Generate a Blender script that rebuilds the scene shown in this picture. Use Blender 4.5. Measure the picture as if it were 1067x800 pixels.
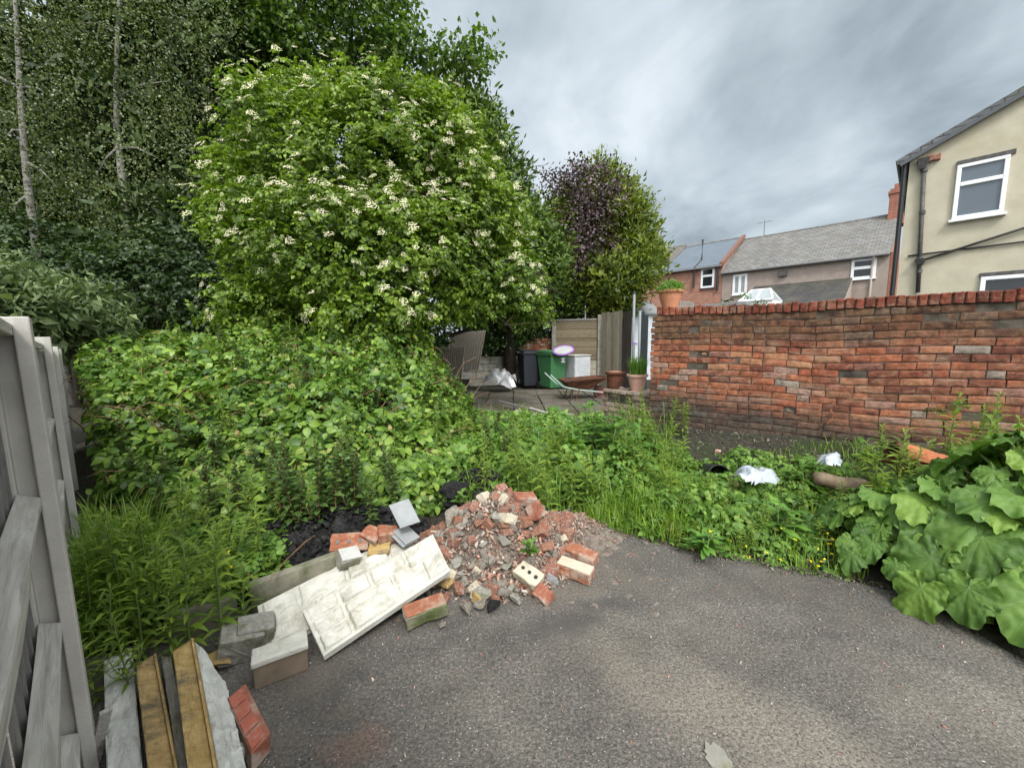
import bpy, bmesh, math, random
import numpy as np
from mathutils import Vector, Matrix, noise
random.seed(7); RS = np.random.RandomState(11)
PI = math.pi
for o in list(bpy.data.objects): bpy.data.objects.remove(o)
SC = bpy.context.scene
COL = SC.collection
# ------------------------------------------------------------------ camera
W, H, F = 1067.0, 800.0, 405.0
EYE = Vector((0, 0, 1.45))
PIT, ROL = math.radians(6.76), math.radians(0.7)
_F = Vector((0, math.cos(PIT), -math.sin(PIT))); _R = Vector((1, 0, 0)); _U = Vector((0, math.sin(PIT), math.cos(PIT)))
CR = _R*math.cos(ROL) - _U*math.sin(ROL); CU = _U*math.cos(ROL) + _R*math.sin(ROL)
def ray(px, py): return _F + CR*((px-W/2)/F) - CU*((py-H/2)/F)
def G(px, py, z=0.0):                      # point of height z seen at a photo pixel
    r = ray(px, py); t = (z-EYE.z)/r.z; return EYE + r*t
def D(px, py, d):                          # point at horizontal depth d (y) seen at a photo pixel
    r = ray(px, py); return EYE + r*(d/r.y)
def V(px, py, P0, dr):                     # vertical plane through P0 along dr -> (s, z)
    r = ray(px, py); n = Vector((-dr[1], dr[0], 0)); t = (Vector((P0[0], P0[1], 0))-Vector((0,0,0))).dot(n)/r.dot(n)
    p = EYE + r*t; return ((p.x-P0[0])*dr[0] + (p.y-P0[1])*dr[1], p.z)
cam = bpy.data.cameras.new('camera'); co = bpy.data.objects.new('camera', cam); COL.objects.link(co)
M = Matrix((CR, CU, -_F)).transposed().to_4x4(); M.translation = EYE; co.matrix_world = M
cam.sensor_fit = 'HORIZONTAL'; cam.sensor_width = 36; cam.lens = 36*F/W; cam.clip_start = .02; cam.clip_end = 2000
SC.camera = co
# ------------------------------------------------------------------ helpers
def tag(o, label=None, cat=None, group=None, kind=None):
    if label: o['label'] = label
    if cat: o['category'] = cat
    if group: o['group'] = group
    if kind: o['kind'] = kind
    return o
def empty(name, loc, label=None, cat=None, group=None, rz=0):
    o = bpy.data.objects.new(name, None); COL.objects.link(o); o.location = loc; o.rotation_euler = (0, 0, rz)
    o.empty_display_size = .1
    return tag(o, label, cat, group)
def kids(o): return [c for c in bpy.data.objects if c.parent == o]
KC = {}
def copy_tree(o, loc, rot=None, scale=None):
    c = o.copy(); COL.objects.link(c); c.location = loc
    if rot is not None: c.rotation_euler = rot
    if scale is not None: c.scale = (scale,)*3 if not hasattr(scale, '__len__') else scale
    if o.name not in KC: KC[o.name] = kids(o)
    for ch in KC[o.name]:
        d = ch.copy(); COL.objects.link(d); d.parent = c
        if ch.name not in KC: KC[ch.name] = kids(ch)
        for g in KC[ch.name]:
            e = g.copy(); COL.objects.link(e); e.parent = d
    return c
def link_mesh(name, me, mat, parent=None, loc=None, smooth=False):
    o = bpy.data.objects.new(name, me); COL.objects.link(o)
    if mat: me.materials.append(mat)
    if parent: o.parent = parent
    if loc is not None: o.location = loc
    if smooth:
        me.polygons.foreach_set('use_smooth', [True]*len(me.polygons))
    return o
def worldloc(p):
    l = Vector(p.location)
    while p.parent: p = p.parent; l += p.location
    return l
class MB:
    def __init__(s): s.v = []; s.f = []
    def add(s, vs, fs):
        k = len(s.v); s.v += [tuple(v) for v in vs]; s.f += [tuple(i+k for i in f) for f in fs]; return s
    def box(s, c, sz, ax=None, ay=None, az=None):
        ax = Vector(ax or (1,0,0)); ay = Vector(ay or (0,1,0)); az = Vector(az or (0,0,1)); c = Vector(c)
        vs = [c+ax*sz[0]/2*i+ay*sz[1]/2*j+az*sz[2]/2*k for k in (-1,1) for j in (-1,1) for i in (-1,1)]
        return s.add(vs, [(0,2,3,1),(4,5,7,6),(0,1,5,4),(1,3,7,5),(3,2,6,7),(2,0,4,6)])
    def prism(s, poly, vec):               # poly: list of 3D points, extruded along vec
        n = len(poly); vec = Vector(vec); a = [Vector(p) for p in poly]; b = [p+vec for p in a]
        return s.add(a+b, [tuple(range(n))[::-1], tuple(range(n, 2*n))] + [(i, (i+1) % n, n+(i+1) % n, n+i) for i in range(n)])
    def quad(s, *p): return s.add(p, [tuple(range(len(p)))])
    def tube(s, pts, rad, seg=8, cap=True):
        pts = [Vector(p) for p in pts]; n = len(pts)
        if not hasattr(rad, '__len__'): rad = [rad]*n
        vs = []; up = Vector((.13, .21, 1)).normalized()
        for i, p in enumerate(pts):
            t = (pts[min(i+1, n-1)]-pts[max(i-1, 0)]).normalized()
            a = t.cross(up)
            if a.length < 1e-3: a = t.cross(Vector((1,0,0)))
            a.normalize(); b = t.cross(a)
            for k in range(seg):
                q = 2*PI*k/seg; vs.append(p + (a*math.cos(q)+b*math.sin(q))*rad[i])
        fs = [(i*seg+k, i*seg+(k+1) % seg, (i+1)*seg+(k+1) % seg, (i+1)*seg+k) for i in range(n-1) for k in range(seg)]
        if cap: fs += [tuple(range(seg))[::-1], tuple((n-1)*seg+k for k in range(seg))]
        return s.add(vs, fs)
    def lathe(s, prof, c=(0,0,0), seg=24, sx=1, sy=1):
        c = Vector(c); vs = [c+Vector((r*sx*math.cos(2*PI*k/seg), r*sy*math.sin(2*PI*k/seg), z)) for r, z in prof for k in range(seg)]
        n = len(prof)
        return s.add(vs, [(i*seg+k, i*seg+(k+1) % seg, (i+1)*seg+(k+1) % seg, (i+1)*seg+k) for i in range(n-1) for k in range(seg)])
    def build(s, name, mat, parent=None, loc=None, smooth=False, bevel=0, bseg=2):
        base = worldloc(parent) if parent else Vector(loc if loc is not None else (0,0,0))
        me = bpy.data.meshes.new(name); me.from_pydata([tuple(Vector(v)-base) for v in s.v], [], s.f); me.update()
        o = link_mesh(name, me, mat, parent, None if parent else base, smooth)
        if bevel:
            m = o.modifiers.new('bevel', 'BEVEL'); m.width = bevel; m.segments = bseg; m.limit_method = 'ANGLE'
        return o
def npmesh(name, verts, faces, mat, parent=None, loc=None, smooth=True):
    base = np.array(worldloc(parent) if parent else (loc if loc is not None else (0,0,0)), dtype=float)
    v = (verts-base).astype(np.float32); me = bpy.data.meshes.new(name); k = faces.shape[1]; nf = len(faces)
    me.vertices.add(len(v)); me.vertices.foreach_set('co', v.ravel())
    me.loops.add(nf*k); me.loops.foreach_set('vertex_index', faces.astype(np.int32).ravel())
    me.polygons.add(nf); me.polygons.foreach_set('loop_start', np.arange(0, nf*k, k, dtype=np.int32))
    me.polygons.foreach_set('loop_total', np.full(nf, k, dtype=np.int32))
    me.update(calc_edges=True)
    if smooth: me.polygons.foreach_set('use_smooth', np.ones(nf, dtype=bool))
    o = bpy.data.objects.new(name, me); COL.objects.link(o); me.materials.append(mat)
    if parent: o.parent = parent
    else: o.location = tuple(base)
    return o
def nrm(a): return a/np.maximum(np.linalg.norm(a, axis=1, keepdims=True), 1e-9)
# leaf templates: base at the origin, tip at +y, upper side +z
def leaf_t(w=.32, fold=.1, droop=.18, detail=2):
    if detail == 0: return np.array([(0,0,0),(w,.45,fold),(0,1,-droop),(-w,.45,fold)], float), np.array([(0,1,2),(0,2,3)])
    if detail == 1:
        return np.array([(0,0,0),(w,.35,fold),(w*.75,.7,fold*.6-droop*.4),(0,1,-droop),(-w*.75,.7,fold*.6-droop*.4),(-w,.35,fold)], float), np.array([(0,1,5),(1,2,5),(2,4,5),(2,3,4)])
    v = [(0,0,0),(w*.8,.18,fold*.8),(w,.42,fold),(w*.68,.72,fold*.5-droop*.4),(0,1,-droop),(-w*.68,.72,fold*.5-droop*.4),(-w,.42,fold),(-w*.8,.18,fold*.8),(0,.2,0),(0,.45,0),(0,.74,-droop*.45)]
    f = [(0,1,8),(1,2,9),(1,9,8),(2,3,10),(2,10,9),(3,4,10),(0,8,7),(7,8,9),(7,9,6),(6,9,10),(6,10,5),(5,10,4)]
    return np.array(v, float), np.array(f)
def scatter(T, pos, ydir, nor, size):
    tv, tf = T; n = len(pos); y = nrm(ydir); x = nrm(np.cross(y, nor)); z = np.cross(x, y)
    size = np.asarray(size)
    if size.ndim == 0: size = np.full(n, float(size))
    v = (tv[None,:,0,None]*x[:,None,:] + tv[None,:,1,None]*y[:,None,:] + tv[None,:,2,None]*z[:,None,:])*size[:,None,None] + pos[:,None,:]
    f = tf[None] + (np.arange(n)*len(tv))[:,None,None]
    return v.reshape(-1,3), f.reshape(-1, tf.shape[1])
def merge(parts):
    V_ = []; F_ = []; k = 0
    for v, f in parts: V_.append(v); F_.append(f+k); k += len(v)
    return np.concatenate(V_), np.concatenate(F_)
def rdir(n): return nrm(RS.normal(size=(n,3)))
def rot_about(v, ax, ang):
    c = np.cos(ang)[:,None]; s = np.sin(ang)[:,None]
    return v*c + np.cross(ax, v)*s + ax*(np.sum(ax*v, 1, keepdims=True))*(1-c)
def compound(T, pos, nor, size, k=3, spread=1.25, heading=None, step=0.0):
    n = len(pos); h = rdir(n) if heading is None else heading
    h = nrm(h - nor*np.sum(h*nor, 1, keepdims=True)); out = []
    if k <= 5 and step == 0:
        angs = {1:[0], 3:[-1,0,1], 5:[-1.5,-.75,0,.75,1.5]}[k]
        for a in angs:
            hd = rot_about(h, nor, np.full(n, a*spread)+RS.normal(0,.12,n))
            nn = nrm(nor+.25*RS.normal(size=(n,3)))
            out.append(scatter(T, pos+hd*(size*.12)[:,None], hd - nor*.12, nn, size*(1 if a == 0 else .85)))
    else:                                   # pinnate: pairs along a rachis
        side = np.cross(nor, h); pairs = (k-1)//2
        for i in range(pairs):
            p = pos + h*(size*(.35+i*step))[:,None] - nor*(size*.06*i*i)[:,None]
            for sg in (-1, 1):
                hd = nrm(side*sg + h*.55 - nor*.25)
                out.append(scatter(T, p, hd, nrm(nor+.3*RS.normal(size=(n,3))), size*(1-.06*i)))
        out.append(scatter(T, pos + h*(size*(.35+pairs*step))[:,None]-nor*(size*.06*pairs**2)[:,None], h-nor*.4, nor, size))
    return merge(out)
# ------------------------------------------------------------------ materials
def mat(name):
    m = bpy.data.materials.new(name); m.use_nodes = True; nt = m.node_tree; b = nt.nodes['Principled BSDF']; return m, nt, b
def N(nt, t, **k):
    n = nt.nodes.new(t)
    for a, v in k.items():
        if a in n.inputs.keys(): n.inputs[a].default_value = v
        else: setattr(n, a, v)
    return n
def L(nt, a, b): nt.links.new(a, b)
def ramp(nt, fac, stops):
    r = nt.nodes.new('ShaderNodeValToRGB'); e = r.color_ramp.elements
    e[0].position = stops[0][0]; e[0].color = (*stops[0][1], 1)
    e[1].position = stops[-1][0]; e[1].color = (*stops[-1][1], 1)
    for p, c in stops[1:-1]: q = e.new(p); q.color = (*c, 1)
    if fac is not None: L(nt, fac, r.inputs[0])
    return r
def objco(nt, scale=1.0, rot=None):
    tc = nt.nodes.new('ShaderNodeTexCoord'); mp = nt.nodes.new('ShaderNodeMapping')
    mp.inputs['Scale'].default_value = (scale,)*3 if not hasattr(scale, '__len__') else scale
    if rot: mp.inputs['Rotation'].default_value = rot
    L(nt, tc.outputs['Object'], mp.inputs[0]); return mp.outputs[0]
def objrot(nt, scale, rz):                 # stretched along a horizontal direction rz
    tc = nt.nodes.new('ShaderNodeTexCoord'); mp = nt.nodes.new('ShaderNodeMapping'); mp.vector_type = 'TEXTURE'; mp.inputs['Rotation'].default_value = (0,0,rz); mp.inputs['Scale'].default_value = tuple(1/s for s in scale); L(nt, tc.outputs['Object'], mp.inputs[0]); return mp.outputs[0]
def noise_n(nt, co_, sc, det=6, rough=.6, dist=0):
    n = N(nt, 'ShaderNodeTexNoise', Scale=sc, Detail=det, Roughness=rough, Distortion=dist); L(nt, co_, n.inputs['Vector']); return n
def mix(nt, fac, a, b, mode='MIX'):
    m = nt.nodes.new('ShaderNodeMix'); m.data_type = 'RGBA'; m.blend_type = mode
    for s, i in ((fac, 0), (a, 6), (b, 7)):
        if hasattr(s, 'is_linked') or hasattr(s, 'links'): L(nt, s, m.inputs[i])
        elif i == 0: m.inputs[0].default_value = s
        else: m.inputs[i].default_value = (*s, 1)
    return m.outputs[2]
def bump(nt, b, h, st=.5, dist=.01):
    n = N(nt, 'ShaderNodeBump', Strength=st, Distance=dist); L(nt, h, n.inputs['Height']); L(nt, n.outputs[0], b.inputs['Normal'])
def mottled(name, c1, c2, sc=8, rough=.85, bsc=60, bst=.5, bd=.004, c3=None, sc3=2.5, t3=.58, spec=.3, stretch=None):
    m, nt, b = mat(name); cc = objco(nt, stretch or 1.0)
    n = noise_n(nt, cc, sc); r = ramp(nt, n.outputs[0], [(.32, c1), (.68, c2)]); col = r.outputs[0]
    if c3:
        n3 = noise_n(nt, cc, sc3, 8, .7); r3 = ramp(nt, n3.outputs[0], [(t3-.06, (0,0,0)), (t3+.08, (1,1,1))]); col = mix(nt, r3.outputs[0], col, c3)
    L(nt, col, b.inputs['Base Color']); b.inputs['Roughness'].default_value = rough; b.inputs['Specular IOR Level'].default_value = spec
    n2 = noise_n(nt, cc, bsc, 5, .7); bump(nt, b, n2.outputs[0], bst, bd); return m
def leaf_mat(name, dark, mid, light, trans=.35, rough=.45, sc=1.3, tint=None, spec=.4, veins=0):
    m, nt, b = mat(name); g = nt.nodes.new('ShaderNodeNewGeometry'); cc = objco(nt)
    n = noise_n(nt, cc, sc, 3, .6)
    ad = N(nt, 'ShaderNodeMath', operation='MULTIPLY_ADD'); L(nt, g.outputs['Random Per Island'], ad.inputs[0]); ad.inputs[1].default_value = .65
    ad2 = N(nt, 'ShaderNodeMath', operation='MULTIPLY_ADD'); L(nt, n.outputs[0], ad2.inputs[0]); ad2.inputs[1].default_value = 1.0; ad2.inputs[2].default_value = -.32
    L(nt, ad2.outputs[0], ad.inputs[2])
    stops = [(.08, dark), (.45, mid), (.85, light)]
    if tint: stops.append((.985, tint))
    r = ramp(nt, ad.outputs[0], stops)
    L(nt, r.outputs[0], b.inputs['Base Color']); b.inputs['Roughness'].default_value = rough; b.inputs['Specular IOR Level'].default_value = spec
    t = nt.nodes.new('ShaderNodeBsdfTranslucent'); tm = mix(nt, 1.0, r.outputs[0], (1.15, 1.25, .55), 'MULTIPLY'); L(nt, tm, t.inputs[0])
    ms = nt.nodes.new('ShaderNodeMixShader'); ms.inputs[0].default_value = trans
    L(nt, b.outputs[0], ms.inputs[1]); L(nt, t.outputs[0], ms.inputs[2]); L(nt, ms.outputs[0], nt.nodes['Material Output'].inputs[0])
    if veins:
        v = noise_n(nt, cc, veins, 3, .5); bump(nt, b, v.outputs[0], .35, .006)
    return m
def plain(name, c, rough=.6, spec=.4, metal=0, var=.12, sc=6):
    m, nt, b = mat(name); cc = objco(nt); n = noise_n(nt, cc, sc, 5, .65)
    lo = tuple(x*(1-var) for x in c); hi = tuple(min(1, x*(1+var)) for x in c)
    r = ramp(nt, n.outputs[0], [(.3, lo), (.7, hi)]); L(nt, r.outputs[0], b.inputs['Base Color'])
    b.inputs['Roughness'].default_value = rough; b.inputs['Specular IOR Level'].default_value = spec; b.inputs['Metallic'].default_value = metal
    return m
def glass(name, c=(.03,.04,.05), rough=.05):
    m, nt, b = mat(name); b.inputs['Base Color'].default_value = (*c, 1); b.inputs['Roughness'].default_value = rough
    b.inputs['Specular IOR Level'].default_value = .8; return m
# ------------------------------------------------------------------ world and sun
SUN_EL, SUN_RZ = math.radians(50), math.radians(168)
w = bpy.data.worlds.new('World'); SC.world = w; w.use_nodes = True; nt = w.node_tree
bg = nt.nodes['Background']; bg.inputs[1].default_value = .1
sky = nt.nodes.new('ShaderNodeTexSky'); sky.sky_type = 'NISHITA'; sky.sun_disc = False
sky.sun_elevation = SUN_EL; sky.sun_rotation = SUN_RZ; sky.air_density = 1.2; sky.dust_density = 2.5
tc = nt.nodes.new('ShaderNodeTexCoord'); sx = nt.nodes.new('ShaderNodeSeparateXYZ'); L(nt, tc.outputs['Generated'], sx.inputs[0])
def math_(op, a, b=None, c=None, clamp=False):
    n = nt.nodes.new('ShaderNodeMath'); n.operation = op; n.use_clamp = clamp
    for i, s in enumerate((a, b, c)):
        if s is None: continue
        if hasattr(s, 'links'): L(nt, s, n.inputs[i])
        else: n.inputs[i].default_value = s
    return n.outputs[0]
zc = math_('MAXIMUM', sx.outputs[2], .0); zd = math_('ADD', zc, .3)
u_ = math_('DIVIDE', sx.outputs[0], zd); v_ = math_('DIVIDE', sx.outputs[1], zd)
cb = nt.nodes.new('ShaderNodeCombineXYZ'); L(nt, u_, cb.inputs[0]); L(nt, v_, cb.inputs[1])
mp = nt.nodes.new('ShaderNodeMapping'); mp.inputs['Rotation'].default_value = (0, 0, math.radians(-30)); mp.inputs['Scale'].default_value = (1.05, .8, 1); mp.inputs['Location'].default_value = (3.3, 1.4, 0)
L(nt, cb.outputs[0], mp.inputs[0])
n1 = noise_n(nt, mp.outputs[0], .95, 5, .5, .8); n2 = noise_n(nt, mp.outputs[0], 2.6, 6, .55, .5)
s1 = math_('MULTIPLY_ADD', n2.outputs[0], .42, math_('MULTIPLY_ADD', n1.outputs[0], .8, -.04))
# broad light band high right of the middle, heavier cloud to the left, pale towards the horizon
def lobe(d, k):
    dv = Vector(d).normalized(); cv = nt.nodes.new('ShaderNodeVectorMath'); cv.operation = 'DOT_PRODUCT'
    L(nt, tc.outputs['Generated'], cv.inputs[0]); cv.inputs[1].default_value = dv
    return math_('POWER', math_('MAXIMUM', cv.outputs['Value'], 0), k)
s2 = math_('MULTIPLY_ADD', lobe(ray(705, 35), 40), .06, s1)
s2 = math_('MULTIPLY_ADD', lobe(ray(640, 130), 60), .08, s2)
s2 = math_('MULTIPLY_ADD', lobe(ray(560, 60), 60), -.09, s2)
s2 = math_('MULTIPLY_ADD', lobe(ray(790, 120), 60), -.08, s2)
s2 = math_('MULTIPLY_ADD', math_('POWER', math_('SUBTRACT', 1.0, zc), 5.0), .16, s2)
cr = ramp(nt, s2, [(.38, (.22,.26,.3)), (.49, (.34,.4,.445)), (.6, (.5,.575,.63)), (.74, (.72,.79,.84))])
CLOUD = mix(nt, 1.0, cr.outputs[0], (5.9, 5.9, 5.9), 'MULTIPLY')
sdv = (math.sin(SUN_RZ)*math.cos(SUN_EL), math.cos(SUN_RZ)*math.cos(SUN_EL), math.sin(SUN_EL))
glow = math_('MULTIPLY', lobe(sdv, 2.5), 19.0)          # overcast brightened around the sun, behind the camera, added to light the ground
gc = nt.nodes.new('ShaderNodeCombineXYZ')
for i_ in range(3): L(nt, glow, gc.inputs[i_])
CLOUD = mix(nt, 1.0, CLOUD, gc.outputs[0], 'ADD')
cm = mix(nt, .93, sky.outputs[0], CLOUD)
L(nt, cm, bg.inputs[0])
sun = bpy.data.lights.new('sun', 'SUN'); sun.energy = 1.5; sun.angle = math.radians(12); sun.color = (1, .97, .92)
so = bpy.data.objects.new('sun', sun); COL.objects.link(so)
# nishita: rotation measured so that the sun stands at (sin, cos)
sd = Vector((math.sin(SUN_RZ)*math.cos(SUN_EL), math.cos(SUN_RZ)*math.cos(SUN_EL), math.sin(SUN_EL)))
so.rotation_euler = sd.to_track_quat('Z', 'Y').to_euler()
SC.view_settings.view_transform = 'Standard'; SC.view_settings.look = 'None'; SC.view_settings.gamma = 1; SC.view_settings.exposure = .98
SC.render.engine = 'CYCLES'; SC.cycles.max_bounces = 6; SC.cycles.diffuse_bounces = 3; SC.cycles.transparent_max_bounces = 4
# ------------------------------------------------------------------ colours
M_soil = mottled('dark_soil', (.018,.015,.012), (.065,.055,.044), 24, .95, 40, 1, .03, (.03,.05,.015), 1.7, .55)
WX0 = (0, 0)
def asphalt():
    m, nt, b = mat('worn_asphalt'); cc = objco(nt)
    big = noise_n(nt, cc, .55, 6, .6, .3); fine = noise_n(nt, cc, 75, 6, .85); mid = noise_n(nt, cc, 5, 6, .65)
    c0 = ramp(nt, big.outputs[0], [(.35, (.068,.064,.06)), (.5, (.095,.089,.081)), (.66, (.14,.13,.112))]).outputs[0]
    c0 = mix(nt, .55, c0, ramp(nt, mid.outputs[0], [(.3, (.3,.3,.3)), (.7, (.75,.74,.72))]).outputs[0], 'OVERLAY')
    c1 = mix(nt, .8, c0, ramp(nt, fine.outputs[0], [(.36, (.08,.08,.08)), (.5, (.45,.44,.43)), (.62, (1,.98,.95))]).outputs[0], 'OVERLAY')
    vo = N(nt, 'ShaderNodeTexVoronoi', Scale=70.0); L(nt, cc, vo.inputs['Vector'])
    sp = ramp(nt, vo.outputs['Distance'], [(.1, (1,1,1)), (.2, (0,0,0))]).outputs[0]
    vc = N(nt, 'ShaderNodeSeparateColor'); L(nt, vo.outputs['Color'], vc.inputs[0])
    th = ramp(nt, vc.outputs[0], [(.72, (0,0,0)), (.78, (1,1,1))]).outputs[0]
    spk = mix(nt, 1.0, sp, th, 'MULTIPLY')
    c2 = mix(nt, spk, c1, (.42,.41,.38))
    # brown silt stains and darker damp areas
    st = ramp(nt, noise_n(nt, objco(nt, (1, 1.6, 1), (0, 0, .6)), 1.1, 7, .65, .4).outputs[0], [(.5, (0,0,0)), (.74, (.6,.6,.6))]).outputs[0]
    c3 = mix(nt, st, c2, (.12,.1,.075))
    dk = ramp(nt, noise_n(nt, cc, 2.3, 8, .7, .5).outputs[0], [(.57, (0,0,0)), (.72, (.6,.6,.6))]).outputs[0]
    c4 = mix(nt, dk, c3, (.028,.028,.032))
    # worn sandy strip across the lower right and a damp dark patch near the heap
    def spot(cx, cy, rx, ry, rz, amt, colr, base):
        mp_ = nt.nodes.new('ShaderNodeMapping'); mp_.vector_type = 'TEXTURE'; tc_ = nt.nodes.new('ShaderNodeTexCoord'); wn = noise_n(nt, cc, 2.2, 6, .65)
        va = nt.nodes.new('ShaderNodeVectorMath'); va.operation = 'MULTIPLY_ADD'; L(nt, wn.outputs['Color'], va.inputs[0]); va.inputs[1].default_value = (.45,.45,0); L(nt, tc_.outputs['Object'], va.inputs[2])
        o0 = (WX0[0], WX0[1]); mp_.inputs['Location'].default_value = (cx-o0[0]+.22, cy-o0[1]+.22, 0); mp_.inputs['Rotation'].default_value = (0,0,rz); mp_.inputs['Scale'].default_value = (rx, ry, 1); L(nt, va.outputs[0], mp_.inputs[0])
        ln_ = nt.nodes.new('ShaderNodeVectorMath'); ln_.operation = 'LENGTH'; L(nt, mp_.outputs[0], ln_.inputs[0]); m_ = ramp(nt, ln_.outputs['Value'], [(.25, (amt,)*3), (1, (0,0,0))]).outputs[0]
        sp2 = mix(nt, 1.0, m_, ramp(nt, fine.outputs[0], [(.4, (.1,.1,.1)), (.58, (1,1,1))]).outputs[0], 'MULTIPLY'); return mix(nt, sp2, base, colr)
    c4 = spot(.95, 1.25, .95, .26, -.62, .75, (.25,.22,.175), c4); c4 = spot(2.0, 1.2, .7, .2, -.5, .45, (.22,.2,.165), c4)
    c4 = spot(.25, 1.8, .3, .12, .3, .7, (.03,.03,.034), c4); c4 = spot(.5, 2.0, .2, .08, .2, .6, (.03,.03,.034), c4); c4 = spot(-.55, 1.25, .16, .1, .1, .45, (.17,.08,.05), c4)
    L(nt, c4, b.inputs['Base Color']); b.inputs['Roughness'].default_value = .88; b.inputs['Specular IOR Level'].default_value = .35
    vb = N(nt, 'ShaderNodeTexVoronoi', Scale=130.0); L(nt, cc, vb.inputs['Vector'])
    hb = mix(nt, .5, vb.outputs['Distance'], fine.outputs[0]); bump(nt, b, hb, .9, .006); return m
M_asph = asphalt()
M_brickfrag = None
def bricks(name, cols, dirt=True, zs=(1.42, .75), wx=1.5):
    m, nt, b = mat(name); g = nt.nodes.new('ShaderNodeNewGeometry'); cc = objco(nt)
    r = ramp(nt, g.outputs['Random Per Island'], cols); col = r.outputs[0]
    n = noise_n(nt, cc, 16, 6, .7); col = mix(nt, .75, col, ramp(nt, n.outputs[0], [(.3, (.12,.12,.12)), (.7, (.88,.86,.84))]).outputs[0], 'OVERLAY')
    pn = noise_n(nt, objco(nt, (1, 1, 2.5)), 3.6, 8, .75, .5)
    pale = ramp(nt, pn.outputs[0], [(.5, (0,0,0)), (.68, (.75,.75,.75))]).outputs[0]
    col = mix(nt, pale, col, (.35,.24,.165))
    if dirt:
        sp = nt.nodes.new('ShaderNodeSeparateXYZ'); L(nt, cc, sp.inputs[0]); nn = noise_n(nt, cc, 2.2, 7, .7)
        def m2(op, a, b_):
            q = nt.nodes.new('ShaderNodeMath'); q.operation = op
            for i, s in enumerate((a, b_)):
                if hasattr(s, 'links'): L(nt, s, q.inputs[i])
                else: q.inputs[i].default_value = s
            return q.outputs[0]
        zt = m2('ADD', sp.outputs[2], m2('MULTIPLY', nn.outputs[0], .42))
        top = ramp(nt, zt, [(.0, (0,0,0)), (1, (1,1,1))]); top.color_ramp.elements[0].position = zs[0]-.02 if zs[0] < 1 else .9
        mr = N(nt, 'ShaderNodeMapRange'); L(nt, zt, mr.inputs[0]); mr.inputs[1].default_value = zs[0]; mr.inputs[2].default_value = zs[0]+.16; mr.inputs[4].default_value = .72
        lich = ramp(nt, noise_n(nt, cc, 11, 6, .75).outputs[0], [(.42, (.03,.022,.016)), (.6, (.14,.085,.045)), (.75, (.2,.15,.07))]).outputs[0]
        col = mix(nt, mr.outputs[0], col, lich)
        zb = m2('ADD', sp.outputs[2], m2('MULTIPLY', nn.outputs[0], .5)); zb = m2('ADD', zb, m2('MULTIPLY', sp.outputs[0], .085*wx))
        mb_ = N(nt, 'ShaderNodeMapRange'); L(nt, zb, mb_.inputs[0]); mb_.inputs[1].default_value = zs[1]+.3; mb_.inputs[2].default_value = zs[1]; mb_.inputs[4].default_value = .85
        col = mix(nt, mb_.outputs[0], col, ramp(nt, noise_n(nt, cc, 14, 5, .7).outputs[0], [(.35, (.02,.02,.017)), (.62, (.085,.08,.065))]).outputs[0])
    L(nt, col, b.inputs['Base Color']); b.inputs['Roughness'].default_value = .9; b.inputs['Specular IOR Level'].default_value = .25
    bump(nt, b, noise_n(nt, cc, 55, 6, .75).outputs[0], 1.0, .014); return m
BR = [(.0, (.2,.068,.04)), (.14, (.32,.12,.06)), (.27, (.13,.048,.033)), (.4, (.33,.13,.07)), (.52, (.26,.08,.043)), (.62, (.1,.04,.03)), (.72, (.35,.17,.09)), (.82, (.2,.085,.06)), (.9, (.3,.19,.15)), (.975, (.21,.15,.12)), (1, (.26,.23,.19))]
M_wallbrick = bricks('old_red_brick', BR)
M_coping = bricks('coping_brick', [(.0, (.15,.042,.026)), (.5, (.22,.062,.034)), (1, (.11,.036,.024))], False)
M_mortar = mottled('old_mortar', (.03,.025,.02), (.13,.11,.085), 7, .95, 90, .8, .006)
M_greybrick = bricks('weathered_grey_brick', [(0, (.13,.1,.085)), (.5, (.2,.15,.12)), (1, (.3,.25,.2))], False)
M_wood = None
def wood(name, c1, c2, c3=(.1,.09,.07), ax='z', sc=1.0):
    m, nt, b = mat(name); s = {'f': (1,1,1), 'x': (1.5,18,18), 'z': (18,18,1.2), 'y': (18,1.5,18)}[ax]
    cc = objco(nt, tuple(q*sc for q in s)) if ax != 'f' else objrot(nt, (1.5,22,22), math.atan2(.662,-.749)); n = noise_n(nt, cc, 2.2, 8, .7, .6); r = ramp(nt, n.outputs[0], [(.3, c1), (.62, c2)])
    g = nt.nodes.new('ShaderNodeNewGeometry'); rv = ramp(nt, g.outputs['Random Per Island'], [(0, (.34,.34,.34)), (1, (.64,.62,.6))])
    col = mix(nt, .8, r.outputs[0], rv.outputs[0], 'OVERLAY')
    n3 = noise_n(nt, objco(nt), 2.4, 6, .7); col = mix(nt, ramp(nt, n3.outputs[0], [(.5, (0,0,0)), (.75, (.7,.7,.7))]).outputs[0], col, c3)
    L(nt, col, b.inputs['Base Color']); b.inputs['Roughness'].default_value = .85; b.inputs['Specular IOR Level'].default_value = .25
    bump(nt, b, n.outputs[0], .7, .006); return m
M_greywood = wood('weathered_grey_wood', (.12,.115,.11), (.28,.27,.255))
M_railwood = wood('weathered_rail_wood', (.2,.19,.175), (.44,.43,.4), (.28,.27,.23), 'f')
M_postconc = mottled('pale_concrete', (.36,.345,.31), (.5,.48,.44), 5, .85, 120, .5, .003, (.2,.2,.15), 1.8, .66)
M_conc = mottled('grey_concrete', (.17,.165,.14), (.3,.285,.25), 7, .9, 80, .6, .004, (.13,.13,.07), 3, .55)
M_greyconc = mottled('mossy_concrete', (.14,.135,.1), (.27,.25,.19), 6, .9, 70, .7, .005, (.07,.085,.03), 2.5, .5)
M_cream = mottled('cast_white_stone', (.42,.41,.355), (.58,.565,.505), 9, .8, 28, .9, .012, (.36,.34,.27), 6, .58)
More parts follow.
